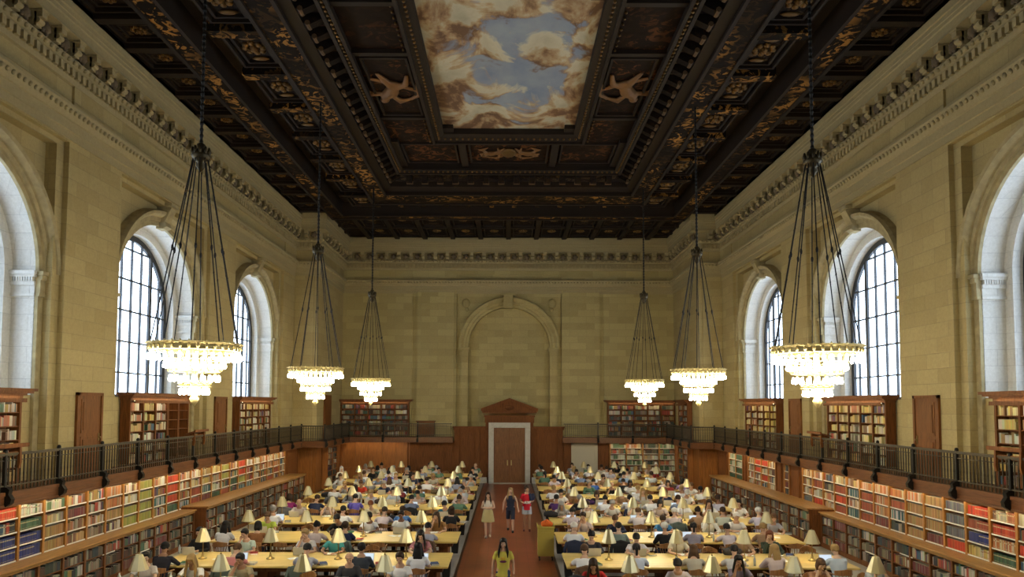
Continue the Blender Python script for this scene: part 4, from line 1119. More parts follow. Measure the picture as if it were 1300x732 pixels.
def hair_mesh(J, style, name):
    hm = Hm(J); h = MB(lambda p_: tuple(hm @ V(p_)))
    dn = hm.to_3x3().inverted() @ V((0,0,-1))
    def down(p_, k): return tuple(V(p_)+dn*k)
    h.ball((0,-.026,.044), (.094,.106,.094), 16, 9)
    for s in (-1, 1): h.ball((s*.068,-.025,.012), (.022,.055,.05), 8, 6)
    h.ball((0,.048,.092), (.066,.045,.028), 10, 6)
    if style == 'short': h.ball((0,-.062,-.02), (.062,.045,.055), 10, 6)
    if style == 'bob':
        h.tube([(0,-.06,.0), down((0,-.062,-.03),.06), down((0,-.06,-.03),.1)], [(.085,.05),(.088,.055),(.08,.045)], 12, caps=1)
        for s in (-1, 1): h.tube([(s*.074,.01,.03), down((s*.082,.005,0),.06), down((s*.08,.0,0),.11)], [(.022,.045),(.024,.048),(.016,.035)], 8, caps=1)
    if style == 'long':
        h.tube([(0,-.06,.02), down((0,-.085,-.02),.08), down((0,-.105,-.03),.2), down((0,-.10,-.03),.33)], [(.085,.05),(.098,.052),(.105,.045),(.07,.03)], 14, caps=1)
        for s in (-1, 1): h.tube([(s*.070,.02,.045), down((s*.086,.012,0),.07), down((s*.105,.03,0),.19), down((s*.10,.05,0),.31)], [(.020,.045),(.026,.048),(.032,.036),(.018,.022)], 8, caps=1)
    if style == 'bun': h.ball((0,-.115,.075), .045, 10, 7); h.ball((0,-.06,-.02), (.06,.045,.05), 10, 6)
    if style == 'tail':
        h.ball((0,-.06,-.015), (.06,.045,.05), 10, 6); h.tube([(0,-.11,.05), down((0,-.15,.03),.06), down((0,-.13,.0),.17), down((0,-.11,0),.27)], [.024,.034,.03,.012], 8, caps=1)
    if style == 'cap':
        h.ball((0,-.012,.062), (.096,.106,.075), 14, 8); h.tube([(0,.07,.07),(0,.15,.055)], [(.075,.012),(.06,.008)], 12, caps=1); h.ball((0,-.07,-.015), (.06,.04,.045), 8, 5)
    if style == 'balding':
        h = MB(lambda p_: tuple(hm @ V(p_))); h.ball((0,-.055,.012), (.084,.06,.055), 12, 8)
        for s in (-1, 1): h.ball((s*.072,-.022,.012), (.016,.042,.032), 8, 6)
    return remesh(h, .0105, 2, name, CLOTH0)

def seated(lean, head=(0,0), look=(0,1,-.4), arms='rest', lat=0., name=''):
    J = {}; th = math.radians(lean); hip = V((0,.0,.56)); d = V((math.sin(lat),math.sin(th),math.cos(th))).normalized()
    J['hip'] = hip; J['sh'] = hip+d*.47; sh = J['sh']
    J['head'] = sh+d*.06+V((head[0],.035+head[1],.135)); J['look'] = V(look)
    J['S'] = {s: sh+V((s*.168,.0,-.045)) for s in (-1,1)}
    J['E'] = {}; J['W'] = {}; J['hd'] = {}
    for s in (-1, 1):
        S = J['S'][s]
        if arms == 'chin' and s == 1:
            E_ = V((.19,S.y+.2,.80)); Wr = J['head']+V((.075,.055,-.15)); J['hd'][s] = V((-.25,.1,1))
        elif arms == 'both_chin':
            E_ = V((s*.17,S.y+.22,.80)); Wr = J['head']+V((s*.085,.05,-.13)); J['hd'][s] = V((-s*.2,0,1))
        elif arms == 'type':
            E_ = V((s*.25,S.y+.10,.79)); Wr = V((s*.10,S.y+.33,.80))
        elif arms == 'write' and s == -1:
            E_ = V((-.27,S.y+.16,.795)); Wr = V((.02,S.y+.36,.79))
        elif arms == 'fold':
            E_ = V((s*.25,S.y+.17,.80)); Wr = V((-s*.03,S.y+.25-s*.03,.80)); J['hd'][s] = V((-s,.1,0))
        else:
            E_ = V((s*.26,S.y+.18,.795)); Wr = V((s*.13,S.y+.40,.79))
        # keep upper arm length sensible
        v = E_-S; E_ = S+v*(min(1.15,max(.95,.285/v.length))) if v.length > .34 else E_
        J['E'][s] = E_; J['W'][s] = Wr
    J['H'] = {s: V((s*.09,.02,.53)) for s in (-1,1)}; J['K'] = {s: V((s*.12,.43,.515)) for s in (-1,1)}
    J['A'] = {s: V((s*.13,.40,.155)) for s in (-1,1)}; J['toe'] = V((0,.15,0)); J['hem'] = .03
    return J
POSES = {
 'reading': seated(22,(0,.03),(0,1,-.75)), 'typing': seated(9,(0,.01),(0,1,-.3),'type'), 'writing': seated(32,(.02,.05),(.1,1,-1.0),'write'),
 'resting chin': seated(18,(.02,.02),(.25,1,-.35),'chin'), 'head in hands': seated(30,(0,.04),(0,1,-.7),'both_chin'), 'arms folded': seated(14,(0,.0),(-.35,1,-.15),'fold'),
}
PM = {}
for k, J in POSES.items():
    for male in (0, 1):
        PM[k, male] = dict(body=body_mesh(J, male, 'person'), shirt=[shirt_mesh(J, male, 1, 'shirt'), shirt_mesh(J, male, 2, 'shirt')])
    PM[k, 'legs'] = trouser_mesh(J, 'trousers')
    PM[k, 'shoes'] = shoe_mesh(J, 'shoes')
    for st in ('short','bob','long','bun','tail','cap','balding'): PM[k, st] = hair_mesh(J, st, 'hair')
def put_person(x, y, face, pose, male, hair, hc, shirt, sleeve, legs, skin, label, group, z=0., rz=0., face_on=True):
    """face +1 looks away from the camera (towards the end wall), -1 towards the camera"""
    o = link('person', PM[pose, male]['body'], None, (x, y, z), SKIN[skin], (0,0,(0 if face > 0 else PI)+rz), label=label, cat='person', group=group)
    o.scale = (1.14,1.08,1.08)
    link('shirt', PM[pose, male]['shirt'][sleeve], o, mat=cmat(shirt))
    link('trousers', PM[pose, 'legs'], o, mat=cmat(legs))
    link('shoes', PM[pose, 'shoes'], o, mat=cmat((.03,.025,.02)))
    link('cap' if hair == 'cap' else 'hair', PM[pose, hair], o, mat=cmat(hc, .55, 'hair'))
    return o

# ------------------------------------------------------------------ furniture
YT = [15.7+3.28*k for k in range(9)]; TX0, TX1 = 1.5, 8.9; TD = .875
NTH = ['nearest','second','third','fourth','fifth','sixth','seventh','eighth','farthest']
def make_table():
    root = empty('reading_table')
    m = MB(); m.bevbox(TX0,TX1,-TD,TD,.70,.752,.014); m.build('table_top', OAKTOP, root)
    m = MB(); m.box(TX0+.15,TX1-.15,-TD+.16,-TD+.20,.58,.70); m.box(TX0+.15,TX1-.15,TD-.20,TD-.16,.58,.70); m.box(TX0+.15,TX0+.19,-TD+.16,TD-.16,.58,.70); m.box(TX1-.19,TX1-.15,-TD+.16,TD-.16,.58,.70); m.build('apron', OAKDK, root)
    for i in range(4):
        x = TX0+.45+i*(TX1-TX0-.9)/3; m = MB()
        m.bevbox(x-.17,x+.17,-.62,.62,0,.12,.02); m.bevbox(x-.13,x+.13,-.52,.52,.12,.58,.012); m.box(x-.16,x+.16,-.58,.58,.56,.70)
        m.box(x-.142,x+.142,-.42,-.06,.18,.52); m.box(x-.142,x+.142,.06,.42,.18,.52); m.build('pedestal', PANEL, root)
    m = MB(); m.box(TX0+.45,TX1-.45,-.05,.05,.2,.32); m.build('stretcher', PANEL, root)
    return root
def make_chair():
    root = empty('captain_chair')   # faces +y
    m = MB(); pts = [(-.20,-.19),(-.10,-.22),(.10,-.22),(.20,-.19),(.235,0),(.225,.2),(.12,.235),(-.12,.235),(-.225,.2),(-.235,0)]
    m.loft([[(x*.96,y*.96,.425) for x,y in pts],[(x,y,.435) for x,y in pts],[(x,y,.455) for x,y in pts],[(x*.95,y*.95,.465) for x,y in pts]]); m.build('seat', CHAIRW, root)
    for sx in (-1, 1):
        for sy in (-1, 1):
            m = MB(); m.tube([(sx*.17,sy*.16,.43),(sx*.19,sy*.185,.25),(sx*.215,sy*.215,0)], [.017,.022,.014], 6); m.build('leg', CHAIRW, root)
    arc = [(-.27*math.cos(t)*(1.0), .12-.36*math.sin(t), .70) for t in [PI*i/14 for i in range(15)]]
    arc = [(-.275,.2,.69)]+arc+[(.275,.2,.69)]
    m = MB(); m.tube(arc, [(.022,.016)]*len(arc), 6, caps=1); m.build('arm_rail', CHAIRW, root)
    m = MB(); ca = [(-.25*math.cos(t), .09-.36*math.sin(t), 0) for t in [PI*(.17+.66*i/10) for i in range(11)]]
    m.loft([[(x,y-.018,z) for z in (.71,.86-.0*i) ][:1]+[(x*1.02,y-.02,.86-.07*abs(i-5)/5),(x*1.0,y+.012,.86-.07*abs(i-5)/5),(x,y+.012,.71)] for i,(x,y,_) in enumerate(ca)]); m.build('backrest', CHAIRW, root)
    m = MB()
    for i in range(-3, 4):
        t = PI/2+i*.3; m.tube([(-.19*math.cos(t)*1., .02-.21*math.sin(t), .46), (-.26*math.cos(t), .12-.36*math.sin(t), .70)], .009, 5)
    for s in (-1, 1): m.tube([(s*.21,.14,.46),(s*.272,.16,.69)], .014, 5)
    m.build('spindle_back', CHAIRW, root)
    m = MB(); m.tube([(-.19,-.17,.2),(-.19,.17,.2)], .011, 5); m.tube([(.19,-.17,.2),(.19,.17,.2)], .011, 5); m.tube([(-.19,0,.2),(.19,0,.2)], .011, 5); m.build('stretcher', CHAIRW, root)
    return root
def make_lamp():
    root = empty('reading_lamp')
    m = MB(); m.lathe([(.105,0),(.11,.012),(.095,.028),(.05,.045),(.032,.075),(.03,.11),(.018,.125)], n=16); m.build('lamp_base', LAMPST, root, True)
    m = MB(); m.lathe([(.016,.11),(.022,.14),(.014,.17),(.012,.38),(.02,.40),(.014,.43),(.012,.52)], n=10); m.build('lamp_stem', LAMPST, root, True)
    m = MB(); n = 16
    def rg(r, z, f=0.): return [(math.cos(2*PI*(i+.5)/n)*r*(1-(f if i%2 else 0)), math.sin(2*PI*(i+.5)/n)*r*(1-(f if i%2 else 0)), z) for i in range(n)]
    m.loft([rg(.205,.455,.07),rg(.20,.475,.07),rg(.082,.77,.07),rg(.07,.79,.04),rg(.02,.80)], cap=False)
    m.loft([rg(.200,.457,.07),rg(.077,.768,.07),rg(.015,.79)], cap=False); sh = m.build('lamp_shade', LAMPSH, root)
    m = MB(); m.lathe([(.018,.795),(.022,.81),(.01,.825),(.004,.84)], n=8); m.build('finial', LAMPST, sh)
    m = MB(); m.ball((0,0,.565), (.032,.032,.045), 8, 6); m.build('bulb', LBULB, root, True)
    return root
tb, chr_, lp = make_table(), make_chair(), make_lamp()
bpy.context.view_layer.update()
used = {'t':0,'c':0,'l':0}
def place(kind, src, loc, rz, label, cat, group):
    o = src if not used[kind] else copy_tree(src); used[kind] = 1
    o.location = loc; o.rotation_euler = (0,0,rz); tag(o, label, cat, group); return o
for k, y in enumerate(YT):
    for s in (-1, 1):
        place('t', tb, (0,y,0), 0 if s > 0 else PI, 'long honey oak reading table, %s one %s of the aisle' % (NTH[k], SIDE[s]), 'table', 'long reading tables')
        for i in range(4):
            place('l', lp, (s*(2.68+1.79*i), y, .752), R.uniform(0,1), 'brass shaded reading lamp, %s from the aisle on the %s %s table' % (ORD[i], NTH[k], SIDE[s]), 'lamp', 'brass reading lamps')
WHT=(.84,.84,.86); LAV=(.50,.50,.60); PINKW=(.70,.60,.64); BLK=(.015,.015,.018); NAVY=(.02,.028,.07); CRM=(.66,.60,.45); GRY=(.24,.25,.28); BLU=(.06,.14,.38); VIO=(.15,.12,.50)
# seats read off the photograph: (picture x, table, side N=near side (back to us) F=far side (facing us), male, hair, hair colour, shirt, sleeve, pose, extra words)
PP = [
 (-1,228,1,'F',1,'short','black',BLK,1,'typing','black jacket'),(-1,203,1,'N',1,'short','black',(.02,.02,.03),1,'reading','black jacket'),
 (-1,270,1,'F',0,'short','brown',(.32,.18,.26),0,'writing','mauve shirt'),(-1,292,1,'N',1,'short','brown',(.55,.20,.20),0,'writing','salmon pink shirt'),
 (-1,252,0,'F',0,'long','blond',WHT,0,'reading','white shirt'),(-1,310,0,'F',1,'short','black',(.34,.30,.2),0,'resting chin','beige vest'),
 (-1,317,1,'F',1,'short','black',(.58,.70,.62),0,'resting chin','mint shirt'),(-1,325,2,'N',0,'bob','black',(.3,.13,.05),1,'reading','rust jacket'),
 (-1,344,2,'F',0,'short','brown',(.50,.62,.10),0,'reading','lime shirt'),(-1,385,1,'N',1,'short','black',(.42,.43,.52),0,'writing','grey lavender shirt'),
 (-1,428,1,'F',0,'tail','dark brown',(.06,.30,.30),0,'reading','teal shirt'),(-1,445,0,'F',1,'balding','grey',(.05,.05,.06),1,'typing','dark pullover'),
 (-1,459,1,'N',1,'short','black',(.04,.05,.07),1,'typing','dark blue shirt'),(-1,471,2,'F',1,'short','black',WHT,0,'reading','white shirt'),
 (-1,486,3,'N',0,'short','dark brown',PINKW,0,'writing','pale pink shirt'),(-1,511,2,'F',1,'short','black',(.70,.72,.70),0,'typing','white checked shirt'),
 (-1,542,2,'N',1,'short','black',(.36,.38,.48),0,'writing','grey blue shirt'),(-1,556,2,'F',0,'long','dark brown',(.44,.24,.09),0,'resting chin','tan top'),
 (-1,536,1,'F',0,'long','black',(.55,.24,.28),0,'reading','pink shirt'),(-1,531,1,'N',0,'long','black',(.78,.80,.86),0,'typing','bright white shirt'),
 (-1,510,0,'F',1,'short','dark brown',WHT,0,'typing','white open shirt'),
 (-1,346,3,'N',1,'short','grey',WHT,0,'typing','white shirt'),(-1,365,3,'N',1,'short','black',(.76,.72,.70),0,'reading','off-white shirt'),
 (-1,366,4,'N',0,'bob','dark brown',(.26,.02,.14),0,'reading','magenta shirt'),(-1,382,3,'F',1,'balding','grey',(.55,.50,.50),0,'reading','pale grey shirt'),
 (-1,399,4,'N',1,'short','dark brown',NAVY,0,'writing','navy shirt'),(-1,435,2,'F',1,'short','black',BLK,1,'writing','black shirt'),
 (-1,450,4,'N',1,'short','black',(.12,.10,.48),0,'reading','violet blue shirt'),(-1,473,3,'F',0,'short','reddish',CRM,0,'writing','cream shirt'),
 (-1,461,5,'F',0,'short','brown',(.55,.05,.03),0,'reading','red shirt'),(-1,522,4,'N',1,'short','black',(.16,.20,.32),0,'writing','slate blue shirt'),
 (-1,541,4,'N',1,'short','black',WHT,0,'reading','white shirt'),(-1,566,3,'F',1,'short','black',(.03,.14,.20),0,'writing','teal blue shirt'),
 (-1,511,3,'N',0,'short','dark brown',(.08,.2,.5),0,'reading','bright blue shirt'),(-1,493,7,'N',1,'short','black',(.16,.14,.5),0,'typing','blue shirt'),
 (-1,554,8,'N',1,'short','grey',(.36,.44,.5),0,'typing','pale blue shirt'),(-1,581,6,'N',0,'long','black',(.30,.32,.42),0,'reading','grey shirt'),
 (1,751,1,'F',1,'short','black',(.03,.03,.04),1,'reading','black cardigan'),(1,744,1,'N',1,'short','brown',WHT,0,'writing','white shirt'),
 (1,752,0,'F',0,'long','dark brown',(.58,.03,.03),0,'writing','red shirt'),(1,806,1,'F',1,'short','black',(.72,.70,.74),0,'writing','white shirt'),
 (1,810,1,'N',0,'tail','black',(.56,.64,.78),0,'reading','pale blue shirt'),(1,728,3,'N',0,'bun','black',(.62,.52,.54),0,'writing','pink patterned shirt'),
 (1,741,2,'F',0,'short','dark brown',(.6,.5,.5),0,'resting chin','pink shirt'),(1,787,2,'N',1,'short','black',(.20,.26,.24),1,'reading','grey green jacket'),
 (1,776,3,'F',1,'short','grey',(.66,.66,.66),0,'reading','white shirt'),(1,758,4,'F',0,'bob','dark brown',BLK,0,'writing','black top'),
 (1,711,4,'F',1,'short','black',WHT,0,'reading','white shirt'),(1,707,4,'N',0,'short','black',(.08,.03,.14),0,'reading','dark purple shirt'),
 (1,779,2,'F',0,'short','brown',NAVY,1,'writing','navy shirt'),(1,812,3,'N',0,'short','brown',(.64,.58,.60),0,'writing','off-white shirt'),
 (1,859,1,'F',0,'short','blond',CRM,0,'reading','cream shirt'),(1,883,2,'N',0,'tail','black',(.33,.31,.38),0,'reading','grey lavender shirt'),
 (1,920,3,'N',1,'short','dark brown',(.44,.47,.42),0,'reading','pale green shirt'),(1,929,2,'N',0,'short','black',(.68,.62,.68),0,'writing','pinkish white shirt'),
 (1,936,1,'N',1,'short','black',(.55,.55,.58),0,'writing','pale grey shirt'),(1,935,0,'F',0,'long','black',(.20,.17,.25),0,'resting chin','purple grey top'),
 (1,976,1,'F',0,'bob','reddish',(.05,.07,.05),1,'resting chin','dark green jacket'),(1,859,0,'F',1,'short','black',(.68,.60,.64),0,'writing','pinkish shirt'),
 (1,943,3,'F',1,'short','black',WHT,0,'resting chin','white shirt'),(1,915,4,'N',1,'short','dark brown',(.50,.50,.64),0,'reading','lavender shirt'),
 (1,898,3,'N',1,'short','dark brown',(.42,.62,.44),0,'writing','mint green shirt'),(1,839,2,'F',1,'short','dark brown',(.05,.20,.45),0,'writing','bright blue shirt'),
 (1,972,3,'N',0,'cap','white',(.55,.53,.68),0,'reading','lavender shirt'),(1,846,2,'N',0,'cap','white',BLK,1,'typing','black top'),
 (1,1010,2,'F',1,'short','brown',(.44,.46,.55),0,'reading','blue grey shirt'),(1,1068,1,'N',1,'short','blond',(.48,.56,.66),1,'reading','blue striped shirt'),
 (1,1033,0,'F',0,'bob','brown',(.38,.2,.12),0,'head in hands','brown top'),(1,640+115,6,'N',1,'short','black',(.05,.13,.42),0,'writing','royal blue shirt'),
 (1,704,6,'F',1,'short','black',(.72,.66,.78),0,'writing','pale lilac shirt'),(1,793,7,'N',1,'short','black',(.3,.42,.62),0,'reading','light blue shirt'),
 (1,845,6,'F',0,'short','dark brown',WHT,0,'head in hands','white shirt'),(1,868,6,'N',0,'bob','black',(.36,.28,.55),0,'reading','violet shirt'),
 (1,808,8,'N',0,'long','blond',(.74,.72,.68),0,'typing','white shirt'),
]
seats = {}
def seat_y(k, nf): return YT[k]-(TD+.33) if nf == 'N' else YT[k]+(TD+.33)
for (s, px, k, nf, male, hair, hc, sh, sl, pose, words_) in PP:
    d = seat_y(k, nf)*math.cos(math.radians(3.2))-3.6*math.sin(math.radians(3.2))*1
    x = abs(px-645)*d/900
    x = min(max(x, TX0+.3), TX1-.3)
    L_ = seats.setdefault((s,k,nf), [])
    if any(abs(q[0]-x) < .6 for q in L_): x += .62
    if any(abs(q[0]-x) < .5 for q in L_): continue
    L_.append((x, dict(male=male, hair=hair, hc=hc, sh=sh, sl=sl, pose=pose, w=words_)))
RS = [(WHT,'white shirt'),(WHT,'white shirt'),(WHT,'white shirt'),((.8,.78,.72),'ivory shirt'),(WHT,'white shirt'),((.62,.60,.62),'off-white shirt'),(LAV,'lavender shirt'),(GRY,'grey shirt'),(BLK,'black top'),(NAVY,'navy shirt'),((.22,.28,.42),'blue shirt'),((.6,.5,.5),'pink shirt'),((.45,.42,.34),'beige shirt'),((.30,.05,.05),'dark red shirt'),((.1,.2,.14),'green shirt'),((.5,.55,.6),'pale blue shirt'),((.32,.2,.12),'brown top'),(BLK,'black shirt')]
for k in range(9):
    for s in (-1, 1):
        for nf in 'NF':
            L_ = seats.setdefault((s,k,nf), [])
            for i in range(8):
                x = TX0+.45+.93*i
                if any(abs(q[0]-x) < .72 for q in L_): continue
                occ = R.random() < (.0 if k == 0 and nf == 'N' else .40 if k <= 1 else .58 if k == 2 else .68)
                if occ:
                    sh, w_ = R.choice(RS); male = R.random() < .5
                    L_.append((x+R.uniform(-.08,.08), dict(male=int(male), hair=R.choice(('short','short','short','cap','balding') if male and R.random() < .4 else ('short',) if male else ('long','bob','bun','tail')), hc=R.choice(('black','black','black','dark brown','dark brown','brown','grey','blond')), sh=sh, sl=int(R.random() < .25), pose=R.choice(list(POSES)), w=w_)))
                else: L_.append((x, None))
            L_.sort(key=lambda q: q[0])
PLACES = {'N':'near side','F':'far side'}
readers = []
for (s, k, nf), L_ in sorted(seats.items(), key=lambda q: (q[0][1], q[0][0], q[0][2])):
    if k == 0 and nf == 'N': continue
    for i, (x, p_) in enumerate(L_):
        y = seat_y(k, nf); f = 1 if nf == 'N' else -1; X_ = s*x
        where = '%s from aisle, %s of %s %s table' % (ORD[i], PLACES[nf], NTH[k], SIDE[s])
        cy = y-.02*f if p_ else y-f*R.choice((0,.0,.1,-.12)); rz = 0 if f > 0 else PI
        if not p_: rz += R.uniform(-.35,.35)
        place('c', chr_, (X_, cy, 0), rz, 'wooden captain chair, '+where, 'chair', 'captain chairs at the reading tables')
        if p_:
            hn = p_['hc']+' hair' if p_['hair'] != 'cap' else 'pale cap'
            if p_['hair'] == 'balding': hn = 'thinning hair'
            lab = 'person in %s, %s' % (p_['w'], where)
            hc = HAIRC[p_['hc']] if p_['hair'] != 'cap' else R.choice(((.75,.73,.68),(.6,.6,.6)))
            skin = R.choice((0,0,1,1,2,2,0,3)) if R.random() > .05 else 4
            put_person(X_, y, f, p_['pose'], p_['male'], p_['hair'], hc, p_['sh'], p_['sl'], R.choice(((.03,.04,.08),(.02,.02,.025),(.2,.17,.11),(.05,.06,.1))), skin, lab, 'people reading at the long tables', z=-.065, rz=R.uniform(-.12,.12), face_on=f < 0)
            readers.append((s, k, nf, i, X_, y, f, p_))

# ------------------------------------------------------------------ standing and walking people
def stand(h, hip, sh, head, look, E_, Wr, K, A, toe, skirt=None, hd=None, hem=.1, hup=None):
    J = dict(hip=V(hip), sh=V(sh), head=V(head), look=V(look), toe=V(toe), hem=hem)
    J['S'] = {s: V(sh)+V((s*.160,0,-.055)) for s in (-1,1)}
    J['E'] = {-1:V(E_[0]),1:V(E_[1])}; J['W'] = {-1:V(Wr[0]),1:V(Wr[1])}; J['K'] = {-1:V(K[0]),1:V(K[1])}; J['A'] = {-1:V(A[0]),1:V(A[1])}
    J['H'] = {s: V(hip)+V((s*.085,0,-.04)) for s in (-1,1)}
    if skirt: J['skirt'] = skirt
    if hd: J['hd'] = {-1:V(hd[0]),1:V(hd[1])}
    if hup: J['hup'] = V(hup)
    return J
def standing(J, x, y, male, skin, hair, hc, shirt, sleeve, lower, lowc, shoec, label, rz=PI, extra=None, sc=1.):
    o = link('person', body_mesh(J, male, 'person'), None, (x,y,0), SKIN[skin], (0,0,rz), label=label, cat='person'); o.scale = (sc,)*3
    link('shirt', shirt_mesh(J, male, sleeve, 'shirt'), o, mat=cmat(shirt))
    link('skirt' if lower == 'skirt' else 'trousers' if lower == 'long' else 'shorts', trouser_mesh(J, 'lower_garment', lower), o, mat=cmat(lowc))
    link('shoes', shoe_mesh(J, 'shoes'), o, mat=cmat(shoec))
    link('hair', hair_mesh(J, hair, 'hair'), o, mat=cmat(HAIRC[hc], .5, 'hair'))
    return o
# all face +y in their own frame; rz turns them to the camera
SKW = 0
# woman in yellow, nearest in the aisle
J = stand(1.65,(0,0,.93),(0,.01,1.36),(0,.035,1.535),(0,1,-.18),[(-.235,-.03,1.08),(.235,-.03,1.08)],[(-.25,.07,.85),(.25,.05,.85)],[(-.09,.10,.50),(.09,-.04,.50)],[(-.10,.14,.09),(.10,-.22,.12)],(0,.15,0),hem=.16,hup=(-1,0,0))
yw = standing(J, -.10, 17.1, 0, 0, 'long', 'black', (.62,.56,.10), 1, 'long', (.05,.06,.12), (.03,.03,.03), 'woman with long black hair in a yellow print shirt walking down the aisle')
m = MB()
m.ball((0,.148,1.20), (.062,.012,.045), 12, 6, col=(.72,.52,.05)); m.ball((0,.146,1.135), (.085,.012,.028), 12, 6, col=(.16,.03,.09)); m.ball((.035,.148,1.215), (.03,.012,.028), 8, 5, col=(.75,.45,.08))
m.build('shirt_print', TINT, yw, True)
# woman with arms crossed over papers, skirt
J = stand(1.62,(0,0,.92),(0,.0,1.34),(0,.03,1.515),(0,1,-.1),[(-.23,.02,1.07),(.23,.02,1.07)],[(.03,.17,1.06),(-.03,.19,1.09)],[(-.08,.03,.50),(.08,.10,.50)],[(-.07,-.08,.10),(.07,.12,.09)],(0,.14,0),skirt=.56,hd=[(1,.1,.1),(-1,.1,.1)],hem=.02,hup=(0,1,0))
p1 = standing(J, -.72, 26.3, 0, 2, 'long', 'dark brown', (.66,.62,.55), 0, 'skirt', (.50,.42,.20), (.6,.5,.4), 'woman in patterned yellow skirt with folded arms, left of the aisle trio')
# blond woman in dark dress and capri trousers
J = stand(1.68,(0,0,.95),(0,.0,1.385),(0,.03,1.56),(0,1,-.1),[(-.245,-.01,1.12),(.245,-.01,1.12)],[(-.29,.05,.87),(.28,.07,.87)],[(-.09,.12,.52),(.09,.0,.52)],[(-.09,.13,.09),(.09,-.2,.14)],(0,.15,0),hem=.12,hup=(-1,0,0))
p2 = standing(J, .11, 27.4, 0, 2, 'long', 'blond', (.02,.025,.05), 0, 'knee', (.02,.025,.05), (.02,.02,.02), 'blond woman in dark sleeveless dress, middle of the aisle trio')
# person in red shirt with navy jacket and pale shorts, reading papers in hand
J = stand(1.74,(0,0,.97),(0,.0,1.42),(0,.035,1.60),(-.5,1,-.25),[(-.26,.02,1.15),(.26,.0,1.14)],[(-.05,.26,1.14),(.10,.28,1.10)],[(-.10,.05,.53),(.10,.06,.53)],[(-.11,.02,.09),(.11,-.05,.09)],(0,.16,0),hd=[(.9,.3,.1),(-.9,.3,0)],hem=.16,hup=(0,1,0))
p3 = standing(J, .74, 27.6, 1, 1, 'tail', 'dark brown', (.58,.02,.04), 1, 'shorts', (.46,.50,.60), (.12,.04,.04), 'person in red shirt, navy jacket and pale shorts, right of the aisle trio')
m = MB(); 
m.tube([(-.20,-.03,1.42),(-.25,-.01,1.28),(-.235,.02,1.18)], [.075,.078,.07], 12); m.tube([(0,-.07,1.02),(0,-.06,1.25),(0,-.03,1.44)], [(.19,.09),(.20,.10),(.13,.075)], 14)
m.tube([(-.16,.06,1.15),(-.15,.07,1.3),(-.1,.04,1.43)], [(.07,.09),(.08,.09),(.06,.06)], 10)
link('jacket', remesh(m, .014, 3, 'jacket', CLOTH0), p3, mat=cmat((.02,.025,.06)))
m = MB(); m.box(-.14,.10,.29,.31,1.12,1.16); m.box(-.12,.12,.26,.34,1.085,1.10)
pp = m.build('paper_sheets', PAPER, None, label='white papers held by the person in the red shirt', cat='papers'); pp.location = (.74,27.6,0); pp.rotation_euler = (0,0,PI)
# far standing people beside the end bookcase and on the left
J = stand(1.66,(0,0,.93),(0,.02,1.36),(0,.06,1.53),(0,1,-.3),[(-.24,.02,1.10),(.24,.02,1.10)],[(-.15,.25,1.12),(.15,.25,1.12)],[(-.09,.05,.5),(.09,.05,.5)],[(-.09,0,.09),(.09,0,.09)],(0,.15,0),hem=.04)
J['skirt'] = .45
standing(J, 8.35, 40.25, 0, 1, 'bun', 'white', (.66,.62,.5), 1, 'skirt', (.28,.03,.03), (.02,.02,.02), 'person standing in cream shirt and dark red skirt before the end bookcase')
standing(J, -8.6, 36.9, 0, 2, 'long', 'white', (.72,.68,.58), 2, 'skirt', (.5,.48,.4), (.1,.1,.1), 'person in a long pale hooded top standing at the far left tables', rz=PI+.4)

# ------------------------------------------------------------------ things on and around the tables
def laptop():
    root = empty('laptop'); m = MB(); m.bevbox(-.17,.17,-.12,.12,0,.018,.004); m.build('keyboard_base', LAPW, root)
    m = MB(); m.box(-.14,.14,-.05,.09,.0181,.0195); m.build('keys', BLACKP, root)
    m = MB(); m.loft([[(x,.12,.018),(x,.13,.015),(x,.215,.23),(x,.205,.235)] for x in (-.17,.17)]); ls = m.build('screen_lid', LAPW, root)
    m = MB(); m.quad((-.155,.1215,.028),(.155,.1215,.028),(.155,.199,.222),(-.155,.199,.222)); o = m.build('display', SCREEN, ls)
    return root
def openbook():
    root = empty('open_book'); m = MB()
    m.box(-.17,.17,-.12,.12,0,.005); m.build('book_cover', cmat((.2,.05,.03)), root)
    m = MB()
    for s in (-1, 1):
        pts = [(0,.012),(s*.03,.03),(s*.09,.026),(s*.16,.014),(s*.16,.005),(0,.005)]
        m.loft([[(x,y,z) for x,z in pts] for y in (-.115,.115)])
    m.build('pages', PAPER, root); return root
def paperstack():
    root = MB(); 
    root.box(-.105,.105,-.148,.148,0,.004); 
    return root.build('paper', PAPER)
def bookpile():
    root = empty('closed_book'); m = MB(); m.box(-.1,.1,-.14,.14,0,.004); m.box(-.1,.1,-.14,.14,.036,.04); m.box(-.104,-.098,-.14,.14,0,.04); m.build('book_cover', cmat((.3,.04,.03)), root)
    m = MB(); m.box(-.098,.094,-.135,.135,.004,.036); m.build('pages', PAPER, root); return root
def bag():
    root = empty('shoulder_bag'); m = MB(); m.tube([(-.17,0,.11),(0,0,.13),(.17,0,.11)], [(.10,.10),(.12,.13),(.10,.10)], 10, caps=1)
    link('bag_body', remesh(m, .02, 4, 'bag_body', CLOTH0), root, mat=cmat((.03,.028,.03)))
    m = MB(); m.tube([(-.13,0,.2),(-.08,0,.30),(.08,0,.30),(.13,0,.2)], .008, 6); m.build('bag_strap', cmat((.02,.02,.02)), root); return root
def bottle():
    root = MB(); root.lathe([(.02,0),(.033,.004),(.034,.14),(.03,.17),(.014,.20),(.013,.215)], n=10); o = root.build('water_bottle', cmat((.55,.6,.62), .2), smooth=True)
    m = MB(); m.lathe([(.015,.213),(.015,.232)], n=8); m.build('bottle_cap', cmat((.7,.7,.72)), o); return o
PROTO = dict(laptop=laptop(), open_book=openbook(), paper=paperstack(), closed_book=bookpile(), shoulder_bag=bag(), water_bottle=bottle())
bpy.context.view_layer.update()
usedp = set()
